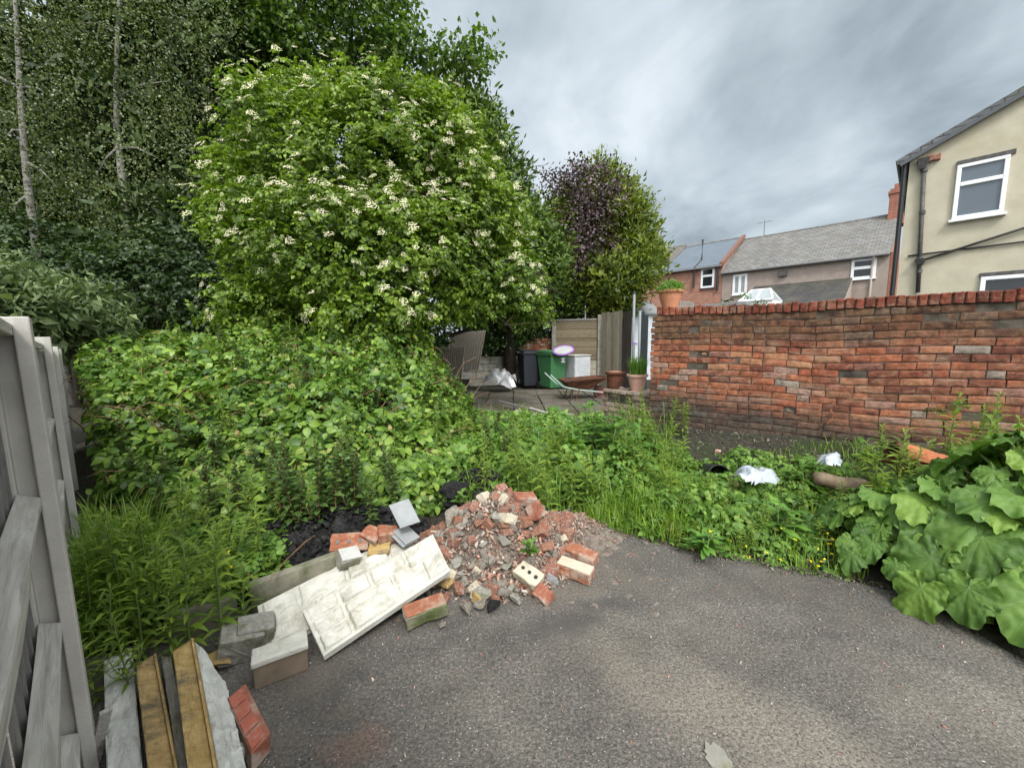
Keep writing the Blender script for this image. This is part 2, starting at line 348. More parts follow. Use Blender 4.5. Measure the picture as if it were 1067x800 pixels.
M_yellow = mottled('ochre_sandstone', (.3,.19,.062), (.46,.33,.14), 14, .85, 60, .8, .006, (.15,.12,.075), 4, .57, stretch=(1,2.2,1))
M_ochredark = mottled('stained_ochre_stone', (.28,.18,.065), (.44,.31,.14), 14, .85, 60, .8, .006, (.12,.1,.06), 5, .55, stretch=(1,2.2,1))
M_whitestone = mottled('lime_white_stone', (.36,.36,.33), (.54,.54,.5), 7, .85, 50, .8, .008, (.2,.22,.14), 3, .58)
M_slate = mottled('grey_slate', (.2,.21,.21), (.3,.31,.31), 9, .6, 60, .3, .002)
M_redfrag = mottled('red_brick_fragment', (.2,.07,.042), (.33,.13,.08), 16, .9, 60, .9, .008, (.34,.28,.23), 7, .53)
M_orange = mottled('orange_brick', (.22,.08,.045), (.38,.15,.08), 18, .9, 60, .9, .01, (.33,.26,.2), 11, .53)
M_creambrick = mottled('cream_brick', (.4,.35,.26), (.52,.47,.37), 12, .85, 60, .6, .005, (.3,.24,.16), 6, .6)
M_rubgrey = mottled('mortar_lump', (.2,.175,.14), (.4,.365,.3), 18, .95, 50, 1, .012, (.13,.11,.09), 7, .56)
M_black = mottled('black_asphalt_lump', (.012,.012,.013), (.035,.034,.034), 22, .8, 45, 1, .03, (.08,.075,.07), 9, .6)
def gravel_mat():
    m, nt, b = mat('rubble_chips'); g = nt.nodes.new('ShaderNodeNewGeometry')
    r = ramp(nt, g.outputs['Random Per Island'], [(0, (.1,.08,.065)), (.25, (.2,.16,.13)), (.45, (.3,.13,.08)), (.62, (.25,.2,.16)), (.78, (.36,.32,.27)), (.9, (.4,.17,.1)), (1, (.5,.47,.41))])
    L(nt, r.outputs[0], b.inputs['Base Color']); b.inputs['Roughness'].default_value = .95; return m
M_chips = gravel_mat()
M_rubbase = mottled('rubble_dust', (.12,.1,.08), (.27,.23,.19), 22, .95, 60, 1, .02, (.14,.075,.05), 9, .58)
M_white_pvc = plain('white_upvc', (.78,.79,.8), .35, .5, var=.03)
M_glass = glass('window_glass', (.1,.125,.15), .06); M_dglass = glass('dark_window_glass', (.02,.022,.025), .05)
M_curtain = plain('curtained_glass', (.3,.33,.32), .25, .6)
M_cream_render = mottled('cream_render', (.43,.395,.295), (.52,.48,.365), 3, .9, 140, .35, .004, (.44,.4,.28), 1.1, .6)
M_pink = mottled('pinkish_pebbledash', (.29,.235,.2), (.36,.3,.26), 4, .95, 60, .6, .012)
M_dark = plain('black_plastic', (.018,.019,.021), .45, .5)
M_pipe = plain('cast_iron_pipe', (.075,.072,.07), .6, .4, var=.5, sc=14)
M_terr = plain('terracotta', (.46,.2,.11), .75, .3, var=.15)
M_palepink = plain('pink_clay', (.48,.28,.22), .75, .3, var=.12)
M_rust = mottled('rusty_iron', (.055,.022,.014), (.14,.052,.026), 12, .9, 50, .6, .005, (.05,.02,.012), 5, .55)
M_rustbright = mottled('flaking_orange_rust', (.26,.075,.03), (.4,.16,.075), 16, .9, 50, .8, .006, (.2,.06,.03), 9, .6)
M_stem = plain('green_stem', (.12,.17,.05), .6, .3, var=.3)
M_redstem = plain('reddish_stem', (.16,.09,.05), .6, .3, var=.3)
M_bark = mottled('dark_bark', (.03,.024,.018), (.075,.06,.045), 14, .95, 30, 1, .02)
M_birchbark = mottled('birch_bark', (.2,.195,.175), (.3,.285,.25), 9, .85, 30, .6, .008, (.06,.055,.05), 6, .56, stretch=(1,1,2.6))
# ------------------------------------------------------------------ ground
WP = Vector((1.85, 5.1, 0)); WD = Vector((2.15, -1.5, 0)).normalized(); WN = Vector((WD.y, -WD.x, 0))   # brick wall foot, run, side facing the yard
if WN.y > 0: WN = -WN
FU = Vector((-.749, .662, 0)); FN = Vector((.662, .749, 0)); FP = -FN*.07                     # fence line, yard side
edge_px = [(-40,720), (130,672), (250,632), (350,585), (430,560), (560,548), (640,553), (720,572), (800,588), (870,600), (930,612), (985,640), (1067,690)]
EP = sorted([(p.x, p.y) for p in [G(*q) for q in edge_px]])
def edge_y(x):
    if x <= EP[0][0]: return EP[0][1] + (x-EP[0][0])*-.6
    for (x0, y0), (x1, y1) in zip(EP, EP[1:]):
        if x <= x1: return y0 + (y1-y0)*(x-x0)/(x1-x0)
    return EP[-1][1] - (x-EP[-1][0])*.9
def sstep(t): t = max(0, min(1, t)); return t*t*(3-2*t)
def wall_dist(x, y): return (Vector((x, y, 0))-WP).dot(WN)
def ground_h(x, y):
    e = sstep((y-edge_y(x)+.02)/.25); h = -.035 + e*.065
    q = Vector((x, y, 0))-WP; wd = q.dot(WN); s = q.dot(WD)
    if -2.5 < s: h += .27*sstep((1.15-wd)/1.1)*e*sstep((s+1.3)/1.2)
    if e > 0: h += e*.05*(noise.noise(Vector((x*.9, y*.9, 0)))) + e*.03*noise.noise(Vector((x*4, y*4, 3)))
    if y > 6.3: h = h*(1-sstep((y-6.3)/.7)) - .03*sstep((y-6.3)/.7)
    return h
def axis(a, b, st, far):
    l = list(np.arange(a, b+1e-6, st)); k = st; x = b
    while x < far: k *= 1.5; x += k; l.append(x)
    k = st; x = a
    while x > -far: k *= 1.5; x -= k; l.insert(0, x)
    return l
gx = axis(-7, 7, .09, 300); gy = axis(-1, 10, .09, 300)
vs = np.array([(x, y, ground_h(x, y)) for y in gy for x in gx]); nx = len(gx)
ii = np.arange(len(gy)-1)[:,None]*nx + np.arange(nx-1)[None]; ii = ii.ravel()
tag(npmesh('ground', vs, np.stack([ii, ii+1, ii+nx+1, ii+nx], 1), M_soil), kind='structure')
# driveway sheet with a ragged far edge
pts = []
x = -2.6
while x < 7:
    pts.append((x, min(edge_y(x), 3.6) - .03 + .035*noise.noise(Vector((x*5, 0, 1))) + .02*noise.noise(Vector((x*17, 0, 4))), .0)); x += .03
pts += [(7, -7, 0), (-2.6, -7, 0)]
mb = MB(); mb.v = pts; mb.f = [tuple(range(len(pts)))[::-1]]
dv = mb.build('driveway', M_asph); 
bm = bmesh.new(); bm.from_mesh(dv.data); bmesh.ops.triangulate(bm, faces=bm.faces[:]); bmesh.ops.recalc_face_normals(bm, faces=bm.faces[:]); bm.to_mesh(dv.data); bm.free()
tag(dv, kind='structure')
# paved yard at the back
mb = MB()
for i in range(8):
    for j in range(7):
        c = Vector((-.9+i*.62+random.uniform(-.01,.01), 6.75+j*.62+random.uniform(-.01,.01), -.012+random.uniform(-.006,.006)))
        mb.box(c, (.6,.6,.05))
tag(mb.build('patio', mottled('stained_patio_slabs', (.085,.075,.06), (.17,.15,.125), 4, .9, 60, .5, .004, (.06,.055,.03), 2, .52), bevel=.006, bseg=1), kind='structure')
# small stones and grit lying on the driveway
def chunk(n=12, seed=0, sx=1, sy=.8, sz=.6, boxy=False):
    r = random.Random(seed); bm = bmesh.new()
    if boxy:
        for i in (-1,1):
            for j in (-1,1):
                for k in (-1,1):
                    q = .5*r.uniform(.78,1); bm.verts.new((i*q*sx, j*.5*r.uniform(.9,1)*sy, k*.5*r.uniform(.9,1)*sz))
        for _ in range(5): bm.verts.new((r.uniform(-.52,.52)*sx, r.uniform(-.5,.5)*sy, r.choice((-.5,.5))*sz))
        for _ in range(3): bm.verts.new((r.choice((-.5,.53))*sx, r.uniform(-.5,.5)*sy, r.uniform(-.5,.5)*sz))
    else:
        for _ in range(n):
            v = Vector((r.gauss(0,1), r.gauss(0,1), r.gauss(0,1))).normalized()*r.uniform(.38,.55); bm.verts.new((v.x*sx, v.y*sy, v.z*sz))
    g = bmesh.ops.convex_hull(bm, input=bm.verts[:]); bmesh.ops.delete(bm, geom=[e for e in g['geom_interior'] if isinstance(e, bmesh.types.BMVert)], context='VERTS')
    bmesh.ops.delete(bm, geom=[v for v in bm.verts if not v.link_faces], context='VERTS')
    return bm
def chunk_mesh(name, m, sub=1, rough=.03, bev=.02, **k):
    bm = chunk(**k); bmesh.ops.bevel(bm, geom=bm.edges[:], offset=bev, segments=1, affect='EDGES', clamp_overlap=True)
    bmesh.ops.triangulate(bm, faces=bm.faces[:]); bmesh.ops.subdivide_edges(bm, edges=bm.edges[:], cuts=sub, use_grid_fill=True)
    for v in bm.verts: v.co += Vector(noise.noise_vector(v.co*5+Vector((k.get('seed',0),0,0))))*rough
    me = bpy.data.meshes.new(name); bm.to_mesh(me); bm.free(); me.materials.append(m); return me
def chips(name, pts, sizes, m, **kw):
    bm = chunk(8, 5); bmesh.ops.triangulate(bm, faces=bm.faces[:]); bm.verts.index_update()
    T = (np.array([tuple(v.co) for v in bm.verts]), np.array([[v.index for v in f.verts] for f in bm.faces])); bm.free()
    n = len(pts); v, f = scatter(T, np.array(pts), rdir(n), rdir(n), np.array(sizes)); return npmesh(name, v, f, m, smooth=False)
gp = []; gs = []
while len(gp) < 2400:
    x = RS.uniform(-1.6, 4); y = RS.uniform(.6, 3.3)
    if y < edge_y(x)-.02: gp.append((x, y, .002)); gs.append(min(.03, .004+RS.exponential(.0045)))
for _ in range(1500):                       # thicker round the rubble and along the weed edge
    x = RS.normal(-.05, .75); y = min(edge_y(x)-.02, 2.9)-abs(RS.normal(0, .3))
    gp.append((x, y, .002)); gs.append(.003+RS.exponential(.005))
tag(chips('loose_grit', gp, gs, M_chips), 'loose pale stone chips scattered over the dark asphalt driveway', 'gravel', kind='stuff')
# ------------------------------------------------------------------ brick wall
def brick_wall(name, P, dr, nr, length, courses, z0, m, parent, th=.22, L_=.225, jit=.006, ragged=0.0, seedv=1, ch=.075, zf=None, gap=.008):
    r = random.Random(seedv); mb = MB(); P = Vector(P)
    for c in range(courses):
        x = -(L_/2)*(c % 2) - r.uniform(0, .03); zc_ = z0+c*ch; st = r.uniform(-.06, .06)*ragged
        while x < length:
            ln = L_ if r.random() > .16 else L_/2
            a = max(x, st if ragged else 0); b_ = min(x+ln, length)
            if b_-a > .03 and r.random() > gap:
                g = .004; o = r.uniform(-jit, jit*.8) - (r.uniform(.01,.04) if r.random() < .05 else 0)
                zz = lambda s: zc_ + (zf(s, c) if zf else 0)
                j = lambda q=.003: r.uniform(-q, q)
                a2, b2 = a+g+j(), b_-g+j()
                A = [(a2, zz(a2)+g+j()), (b2, zz(b2)+g+j()), (b2+j(), zz(b2)+ch-g+j()), (a2+j(), zz(a2)+ch-g+j())]
                cx = (a2+b2)/2; cz = zz(cx)+ch/2
                bk = [P+dr*s_+Vector((0,0,z))-nr*(.06) for s_, z in A]
                M_ = 1
                nu_, nv_ = (8, 4) if b_-a > .15 else (4, 4); gv = []; tl = r.uniform(-.004,.004)
                for jj in range(nv_+1):
                    for i_ in range(nu_+1):
                        u, v = i_/nu_, jj/nv_; s_ = (A[0][0]*(1-u)+A[1][0]*u)*(1-v)+(A[3][0]*(1-u)+A[2][0]*u)*v; z = (A[0][1]*(1-u)+A[1][1]*u)*(1-v)+(A[3][1]*(1-u)+A[2][1]*u)*v
                        ed = min(u, 1-u, v, 1-v); q_ = Vector((s_*22, z*22, seedv)); nz = noise.noise(q_)
                        gv.append(P+dr*(s_+.0025*noise.noise(q_+Vector((9,0,0))))+Vector((0,0,z+.002*noise.noise(q_+Vector((0,9,0))))) + nr*(o+tl*(u-.5)*2+.0035*nz+.0025*noise.noise(q_*2.5) - (.0045 if ed < .001 else 0)))
                gf = [(jj*(nu_+1)+i_, jj*(nu_+1)+i_+1, (jj+1)*(nu_+1)+i_+1, (jj+1)*(nu_+1)+i_) for jj in range(nv_) for i_ in range(nu_)]
                rg = list(range(nu_+1))+[jj*(nu_+1)+nu_ for jj in range(1,nv_+1)]+[nv_*(nu_+1)+i_ for i_ in range(nu_-1,-1,-1)]+[jj*(nu_+1) for jj in range(nv_-1,0,-1)]
                k0 = len(gv); gv += [gv[q_]-nr*.05 for q_ in rg]; gf += [(rg[q_], k0+q_, k0+(q_+1)%len(rg), rg[(q_+1)%len(rg)]) for q_ in range(len(rg))]
                mb.add(gv, gf)
            x += ln
    bo = mb.build('brickwork', m, parent)
    bmm = bmesh.new(); bmm.from_mesh(bo.data); bmesh.ops.recalc_face_normals(bmm, faces=bmm.faces[:]); bmm.to_mesh(bo.data); bmm.free()
    return bo
WLEN = 7.2; WZ0 = .13; NC = 21; WTOP = 1.815
bw = empty('brick_wall', tuple(WP+Vector((0,0,.1))), 'long old red brick wall with dark soldier coping beside the driveway', 'wall')
def zf_main(s, c): return .012*math.sin(s*1.7+c*.13) + .008*math.sin(s*3.9+c*.31) - (.012*(s > 1.5)*math.sin(s))
brick_wall('x', WP, WD, WN, WLEN, NC, WZ0, M_wallbrick, bw, ragged=.6, zf=zf_main)
mb = MB(); pr = []
ns = 60
for i in range(ns+1):
    s = .012 + (WLEN-.02)*i/ns
    pr.append(s)
for a, b_ in zip(pr, pr[1:]):
    q = [WP+WD*a, WP+WD*b_]
    A0 = q[0]-WN*.015; A1 = q[1]-WN*.015; B0 = q[0]-WN*.2; B1 = q[1]-WN*.2; z0, z1 = Vector((0,0,-.1)), Vector((0,0,WZ0+NC*.075-.003))
    mb.add([A0+z0, A1+z0, A1+z1, A0+z1, B0+z0, B1+z0, B1+z1, B0+z1], [(0,1,2,3), (5,4,7,6), (3,2,6,7)] + ([(4,0,3,7)] if a == pr[0] else []))
mb.build('mortar', M_mortar, bw)
brick_wall('x', WP-WN*.2, WD, -WN, WLEN, NC, WZ0, M_wallbrick, bw, ragged=.3, seedv=9, zf=zf_main)
# bricks of the end face, turned across the wall
mb = MB()
for c in range(NC):
    r = random.Random(c); off = r.uniform(-.035, .012); z = WZ0+c*.075+zf_main(0, c)
    for a, b_ in ((-.008, .1), (.104, .206)):
        ce = WP - WN*((a+b_)/2) + WD*(.03+off/2) + Vector((0,0,z+.0375)); mb.box(ce, (.10, b_-a-.008, .064), WD, -WN, (0,0,1))
mb.build('end_bricks', M_wallbrick, bw, bevel=.005, bseg=1)
# coping: bricks on edge
mb = MB(); s = .03; r = random.Random(5); zt = WZ0+NC*.075
while s < WLEN-.05:
    t = r.uniform(.062, .076); z = zt+zf_main(s, NC)+r.uniform(-.009,.006)
    if r.random() > .01:
        tl = r.uniform(-.07,.07); ax = (WD+Vector((0,0,tl))).normalized(); az = Vector((0,0,1))
        mb.box(WP+WD*(s+t/2)-WN*(.1+r.uniform(-.006,.006))+Vector((0,0,z+.0535)), (t-.005, .232, .105), ax, WN, az)
    s += t+.0045
cp = mb.build('coping', M_coping, bw)
bm = bmesh.new(); bm.from_mesh(cp.data); bmesh.ops.bevel(bm, geom=bm.edges[:], offset=.009, segments=1, affect='EDGES'); bmesh.ops.triangulate(bm, faces=bm.faces[:]); bmesh.ops.subdivide_edges(bm, edges=bm.edges[:], cuts=1)
for v in bm.verts: v.co += Vector(noise.noise_vector(v.co*24))*.006 + Vector(noise.noise_vector(v.co*9))*.005
bm.to_mesh(cp.data); bm.free()
mb = MB(); mb.box(WP+WD*(WLEN/2)-WN*.1+Vector((0,0,zt+.035)), (WLEN-.1, .19, .07), WD, WN, (0,0,1)); mb.build('coping_mortar', M_mortar, bw)
# low retaining wall of grey bricks left of the wall end
LP = D(628, 405, 5.9); LP.z = 0; LE = WP + WD*(-.02) - WN*.08; LD = (LE-LP); LD.z = 0; LLEN = LD.length; LD.normalize(); LN = Vector((LD.y, -LD.x, 0)); LN = LN if LN.y < 0 else -LN
lw = empty('low_brick_wall', tuple(LP), 'low crumbling grey brick wall carrying pots at the end of the red wall', 'wall')
brick_wall('x', LP, LD, LN, LLEN-.03, 9, -.05, M_greybrick, lw, ragged=.8, seedv=4, jit=.02)
mb = MB(); mb.box(LP+LD*LLEN/2-LN*.17+Vector((0,0,.29)), (LLEN-.03, .3, .66), LD, LN, (0,0,1)); mb.build('mortar', M_mortar, lw)
mb = MB(); s = .02
while s < LLEN-.12:
    mb.box(LP+LD*(s+.11)-LN*.15+Vector((0,0,.645+random.uniform(-.01,.006))), (.21,.34,.05), LD, LN, (0,0,1)); s += .225
mb.build('capping', M_greybrick, lw, bevel=.008, bseg=1)
# ------------------------------------------------------------------ left fence
s1 = G(88, 797, 0).dot(FU)
print('fence post 1 at', s1)
PS = [(s1, 1.53), (s1+1.86, 1.49), (s1+3.72, 1.42), (s1+5.58, 1.38)]
def fp(s, n, z): return FP + FU*s + FN*(-n) + Vector((0,0,z))     # n = depth behind the yard face
fposts = []
for k, (s, zt_) in enumerate(PS):
    lab = ['nearest pale concrete fence post, standing full height by the stacked stones', 'second pale concrete fence post, half buried in brambles', 'third pale concrete fence post, only its top above the brambles', 'farthest concrete fence post hidden deep in the brambles'][k]
    mb = MB(); a, b_, h, fl, sl = -.055, .055, zt_+.15, .035, .03
    poly = [(a,0),(b_,0),(b_,fl),(b_-sl,fl),(b_-sl,.075),(b_,.075),(b_,.11),(a,.11),(a,.075),(a+sl,.075),(a+sl,fl),(a,fl)]
    mb.prism([fp(s+u, n, -.15) for u, n in poly][::-1], (0,0,h))
    bm = mb.build('concrete_fence_post', M_postconc, loc=fp(s, .05, 0), bevel=.004, bseg=2); tag(bm, lab, 'fence post', 'concrete posts of the left fence')
def fence_panel(sa, sb, za, zb, label, seed):
    r = random.Random(seed); e = empty('fence_panel', fp(sa, .06, 0), label, 'fence panel', 'timber panels of the left fence')
    mb = MB(); s = sa+.02
    while s < sb-.03:
        w_ = min(.1, sb-s); t = (s-sa)/(sb-sa); zt_ = za+(zb-za)*t-.03; o = r.uniform(0,.006); zl = r.uniform(.0,.05)
        a = fp(s, .078+o, zl); b2 = fp(s+w_+.015, .094+o, zl)
        mb.add([a, b2, fp(s+w_+.015,.103+o,zl), fp(s,.092+o,zl), fp(s,.078+o,zt_), fp(s+w_+.015,.094+o,zt_), fp(s+w_+.015,.103+o,zt_), fp(s,.092+o,zt_)], [(0,1,5,4),(1,2,6,5),(2,3,7,6),(3,0,4,7),(4,5,6,7)])
        s += w_
    mb.build('boards', M_greywood, e)
    for z, hh in ((1.02,.075), (.62,.07), (.2,.07)):
        mb = MB(); n_ = 10; vv = []
        for i in range(n_+1):
            t = i/n_; s = sa+.03+(sb-sa-.06)*t; zz = z + (zb-za)*t + .012*math.sin(t*5+seed+z*9) - .02*math.sin(PI*t)
            vv += [fp(s, .076, zz-hh/2), fp(s, .03+.003*math.sin(t*9), zz-.012), fp(s, .031, zz+.012), fp(s, .076, zz+hh/2)]
        fs = [(4*i+k, 4*i+(k+1)%4, 4*i+4+(k+1)%4, 4*i+4+k) for i in range(n_) for k in range(4)] + [(3,2,1,0), (4*n_,4*n_+1,4*n_+2,4*n_+3)]
        mb.add(vv, fs); mb.build('rail', M_railwood, e)
    mb = MB(); c = (fp(sa+.03,.065,za-.01)+fp(sb-.03,.065,zb-.01))/2; ax = (fp(sb,0,zb)-fp(sa,0,za)).normalized()
    mb.box(c, ((sb-sa)-.02, .06, .035), ax, FN, ax.cross(FN)); mb.build('capping_rail', M_railwood, e, bevel=.003, bseg=1)
fence_panel(s1-1.83, s1-.02, 1.56, 1.5, 'nearest weathered grey timber fence panel at the left frame edge', 1)
fence_panel(s1+.02, s1+1.82, 1.48, 1.44, 'middle weathered timber panel between the first and second concrete posts', 2)
fence_panel(s1+1.9, s1+3.68, 1.43, 1.38, 'far timber panel between the second and third concrete posts, grown over with brambles', 3)
fence_panel(s1+3.76, s1+5.54, 1.4, 1.36, 'last timber panel of the left fence, buried in brambles', 4)
# ------------------------------------------------------------------ slabs, stones and planks
def slab_quad(name, q, th, m, parent=None, loc=None, bevel=.004, rel=None):
    """q: four top-face corners (in order), extruded down by th along the face normal; rel(u, v) adds relief"""
    q = [Vector(p) for p in q]; n = (q[1]-q[0]).cross(q[3]-q[0]).normalized()
    if n.z < 0: n = -n
    if rel is None:
        mb = MB(); mb.prism(q, -n*th); o = mb.build(name, m, parent, loc if loc is not None else (None if parent else q[0]), bevel=bevel)
    else:
        nu, nv = rel[1], rel[2]; vs = []
        for j in range(nv+1):
            for i in range(nu+1):
                u, v = i/nu, j/nv; p = (q[0]*(1-u)+q[1]*u)*(1-v) + (q[3]*(1-u)+q[2]*u)*v
                d = rel[0](u, v) if 0 < i < nu and 0 < j < nv else -.002
                vs.append(p+n*d)
        k = len(vs); fs = [(j*(nu+1)+i, j*(nu+1)+i+1, (j+1)*(nu+1)+i+1, (j+1)*(nu+1)+i) for j in range(nv) for i in range(nu)]
        ring = [i for i in range(nu+1)] + [(j)*(nu+1)+nu for j in range(1, nv+1)] + [nv*(nu+1)+i for i in range(nu-1, -1, -1)] + [j*(nu+1) for j in range(nv-1, 0, -1)]
        vs += [vs[i]-n*(th-.002) for i in ring]; R_ = len(ring)
        fs += [(ring[i], k+i, k+(i+1) % R_, ring[(i+1) % R_]) for i in range(R_)] + [tuple(k+i for i in range(R_))]
        me = bpy.data.meshes.new(name); b0 = q[0]; me.from_pydata([tuple(v-b0) for v in vs], [], fs); me.update()
        o = link_mesh(name, me, m, None, b0, smooth=False)
    bm = bmesh.new(); bm.from_mesh(o.data); bmesh.ops.recalc_face_normals(bm, faces=bm.faces[:]); bm.to_mesh(o.data); bm.free()
    return o
def stone_relief(rects, seed, amp=.026):
    def f(u, v):
        best = 0
        for k, (a, b_, c, d) in enumerate(rects):
            wv = .006*noise.noise(Vector((u*14, v*8, seed)))
            du = min(u-a, b_-u)+wv; dv_ = (min(v-c, d-v))*.42+wv
            e = min(du, dv_)
            if e > 0:
                base = sstep(e/.011)*(.75+.25*math.sin(k*5.1))
                rg = noise.fractal(Vector((u*9+k*3, v*4+k*7, seed)), 1, 2, 4); rd = abs(noise.noise(Vector((u*7+k, v*3.2+k*2, seed+4))))
                best = amp*base*(.55+.5*rg+.9*min(.3,rd))
        return best
    return f
R1 = [(.02,.2,.04,.34),(.02,.2,.37,.66),(.02,.2,.69,.96),(.22,.56,.04,.62),(.22,.42,.65,.96),(.44,.7,.65,.96),(.58,.8,.04,.32),(.58,.8,.35,.62),(.82,.98,.04,.5),(.72,.98,.53,.96)]
R2 = [(.02,.3,.04,.46),(.02,.2,.5,.96),(.22,.5,.5,.96),(.32,.62,.04,.46),(.52,.8,.5,.96),(.64,.98,.04,.46),(.82,.98,.5,.96)]
front = [G(337,683,.05), G(469,594,.15), G(451,556,.2), G(315,636,.13)]
o = slab_quad('stone_effect_slab', front, .035, M_cream, rel=(stone_relief(R1, 3), 150, 66))
tag(o, 'upper cream slab cast with raised stone blocks, leaning on the rubble heap', 'slab', 'cream stone effect slabs')
back = [G(278,679,.02), G(440,589,.13), G(424,552,.16), G(268,631,.085)]
o = slab_quad('stone_effect_slab', back, .035, M_cream, rel=(stone_relief(R2, 8), 150, 60))
tag(o, 'lower cream stone-effect slab, half covered by another cream slab', 'slab', 'cream stone effect slabs')
# slates
o = slab_quad('slate', [G(417,550,.3), G(438,543,.3), G(426,519,.38), G(405,526,.38)], .006, M_slate); tag(o, 'grey slate standing tilted against the black soil heap', 'slate')
for k in range(2):
    o = slab_quad('slate', [G(423-k*3,567+k*3,.2-.012*k), G(438-k*3,559+k*3,.2-.012*k), G(424-k*3,546+k*3,.25-.012*k), G(409-k*3,553+k*3,.25-.012*k)], .007, M_slate)
    tag(o, ['upper slate of the two piled beside the cream slab', 'lower slate of the two piled beside the cream slab'][k], 'slate')
# concrete gravel board lying on edge
def plank_px(name, top, zt_, h, th, m, bevel=.006):
    a, b_ = G(*top[0], zt_[0]), G(*top[1], zt_[1]); d = (b_-a).normalized(); s = Vector((d.y, -d.x, 0)).normalized(); s = s if s.y > 0 else -s
    mb = MB(); mb.prism([a, b_, b_+s*th, a+s*th], (0,0,-h)); o = mb.build(name, m, loc=a, bevel=bevel)
    return o
tag(plank_px('concrete_gravel_board', [(259,611), (353,577)], (.16,.2), .24, .055, M_greyconc), 'mossy concrete gravel board on edge behind the cream slabs', 'concrete board')
tag(plank_px('concrete_gravel_board', [(172,642), (246,622)], (.16,.14), .22, .055, M_greyconc), 'dark mossy concrete board end showing under the tall weeds', 'concrete board')
# small coping block with a lip
e = empty('coping_block', G(266,716,0), 'short cream coping block with a brown side below the cream slabs', 'stone block')
a, b_ = G(263,697,.1), G(320,676,.1); d = (b_-a).normalized(); s = Vector((-d.y, d.x, 0)); s = s if s.y > 0 else -s
mb = MB(); mb.prism([a, b_, b_+s*.085, a+s*.085], (0,0,-.1)); mb.build('body', mottled('brown_stone', (.13,.1,.07), (.22,.17,.12), 8), e, bevel=.005)
mb = MB(); mb.prism([a-s*.008-d*.005+Vector((0,0,.028)), b_-s*.008+d*.005+Vector((0,0,.028)), b_+s*.09+d*.005+Vector((0,0,.028)), a+s*.09-d*.005+Vector((0,0,.028))], (0,0,-.026)); mb.build('top_lip', M_cream, e, bevel=.006)
# long copings stacked at the foot of the fence: top-face corners given in the photo
def coping(name, px, z, th, m, label, lip=None, relief=.006, cat='coping stone'):
    q = [G(x, y, zz) for (x, y), zz in zip(px, z)]; seed = len(bpy.data.objects)
    f = lambda u, v: relief*noise.fractal(Vector((u*2.2, v*9, seed)), 1, 2, 4) + (lip if lip and u > .82 else 0)
    o = slab_quad(name, q, th, m, rel=(f, 22, 60)); return tag(o, label, cat)
coping('coping_stone', [(112,850), (153,850), (137,674), (108,688)], [.1]*4, .09, M_whitestone, 'white weathered coping stone nearest the fence in the stack', relief=.01)
coping('coping_stone', [(160,850), (196,850), (163,680), (141,693)], [.14]*4, .12, M_ochredark, 'ochre coping stone with dark staining, second in the stack from the fence', lip=.012)
coping('coping_stone', [(193,850), (212,850), (178,684), (168,683)], [.1]*4, .1, M_conc, 'thin grey mortar-crusted strip squeezed between the two ochre stones', relief=.012)
coping('coping_stone', [(202,850), (236,850), (202,664), (180,678)], [.19]*4, .17, M_yellow, 'clean yellow ochre coping stone standing highest in the stack', lip=.012)
coping('stone_slab', [(238,850), (262,820), (236,712), (204,668)], [.15,.1,.1,.17], .1, M_whitestone, 'broken lime-white stone slab leaning on the yellow coping', relief=.02, cat='stone slab')
# grooved red engineering brick
q = [G(262,785,.09), G(282,762,.09), G(256,711,.12), G(236,727,.12)]
e = empty('grooved_brick', q[0]*1.0, 'red brick with three grooves, caked in pale mortar beside the white stone', 'brick')
n = (q[1]-q[0]).cross(q[3]-q[0]).normalized(); n = n if n.z > 0 else -n
mb = MB(); mb.prism(q, -n*.085); mb.build('body', M_redfrag, e, bevel=.005)
mrb = mottled('red_clay', (.27,.075,.048), (.37,.12,.08), 12, .9, c3=(.3,.24,.2), sc3=14, t3=.56)
for k in range(4):
    t0, t1 = k*.24+.03, k*.24+.24
    c = lambda u, t: (q[0]*(1-u)+q[1]*u)*(1-t)+(q[3]*(1-u)+q[2]*u)*t
    mb = MB(); mb.prism([c(.04,t0), c(.72,t0), c(.72,t1), c(.04,t1)], n*.006); mb.build('ridge', mrb, e, bevel=.002)
for pts_, z, lab in (([(240,665),(252,655),(262,672),(250,682)], .13, 'grey concrete lump left of the cream slabs, nearer the fence'), ([(254,654),(266,648),(276,664),(264,672)], .13, 'cracked grey concrete lump touching the corner of the cream slabs')):
    me = chunk_mesh('concrete_lump', M_conc, 2, .03, seed=len(lab), boxy=True, sx=1.1, sy=.8, sz=.8); c = G(sum(p[0] for p in pts_)/4, sum(p[1] for p in pts_)/4, z*.5)
    o = link_mesh('concrete_lump', me, None, None, c); o.scale = (.16,)*3; o.rotation_euler = (.1,.2,.6); tag(o, lab, 'concrete lump')
me = chunk_mesh('ochre_stone', M_yellow, 2, .03, seed=77, sx=1.1, sy=.8, sz=.7); o = link_mesh('ochre_stone', me, None, None, G(224,686,.05)); o.scale = (.14,)*3; tag(o, 'small ochre stone behind the white stone slab', 'stone')
me = chunk_mesh('white_rubble_stone', M_whitestone, 2, .04, seed=78, sx=1, sy=.8, sz=.6); o = link_mesh('white_rubble_stone', me, None, None, G(245,792,.03)); o.scale = (.14,)*3; tag(o, 'white broken stone at the foot of the grooved red brick', 'stone')
mb = MB(); a = G(92,800,.0); mb.prism([a, a+FU*.02, G(104,745,.2)+FU*.02, G(104,745,.2)], FN*.03); tag(mb.build('timber_offcut', M_railwood, loc=a), 'thin timber offcut leaning by the foot of the nearest post', 'timber')
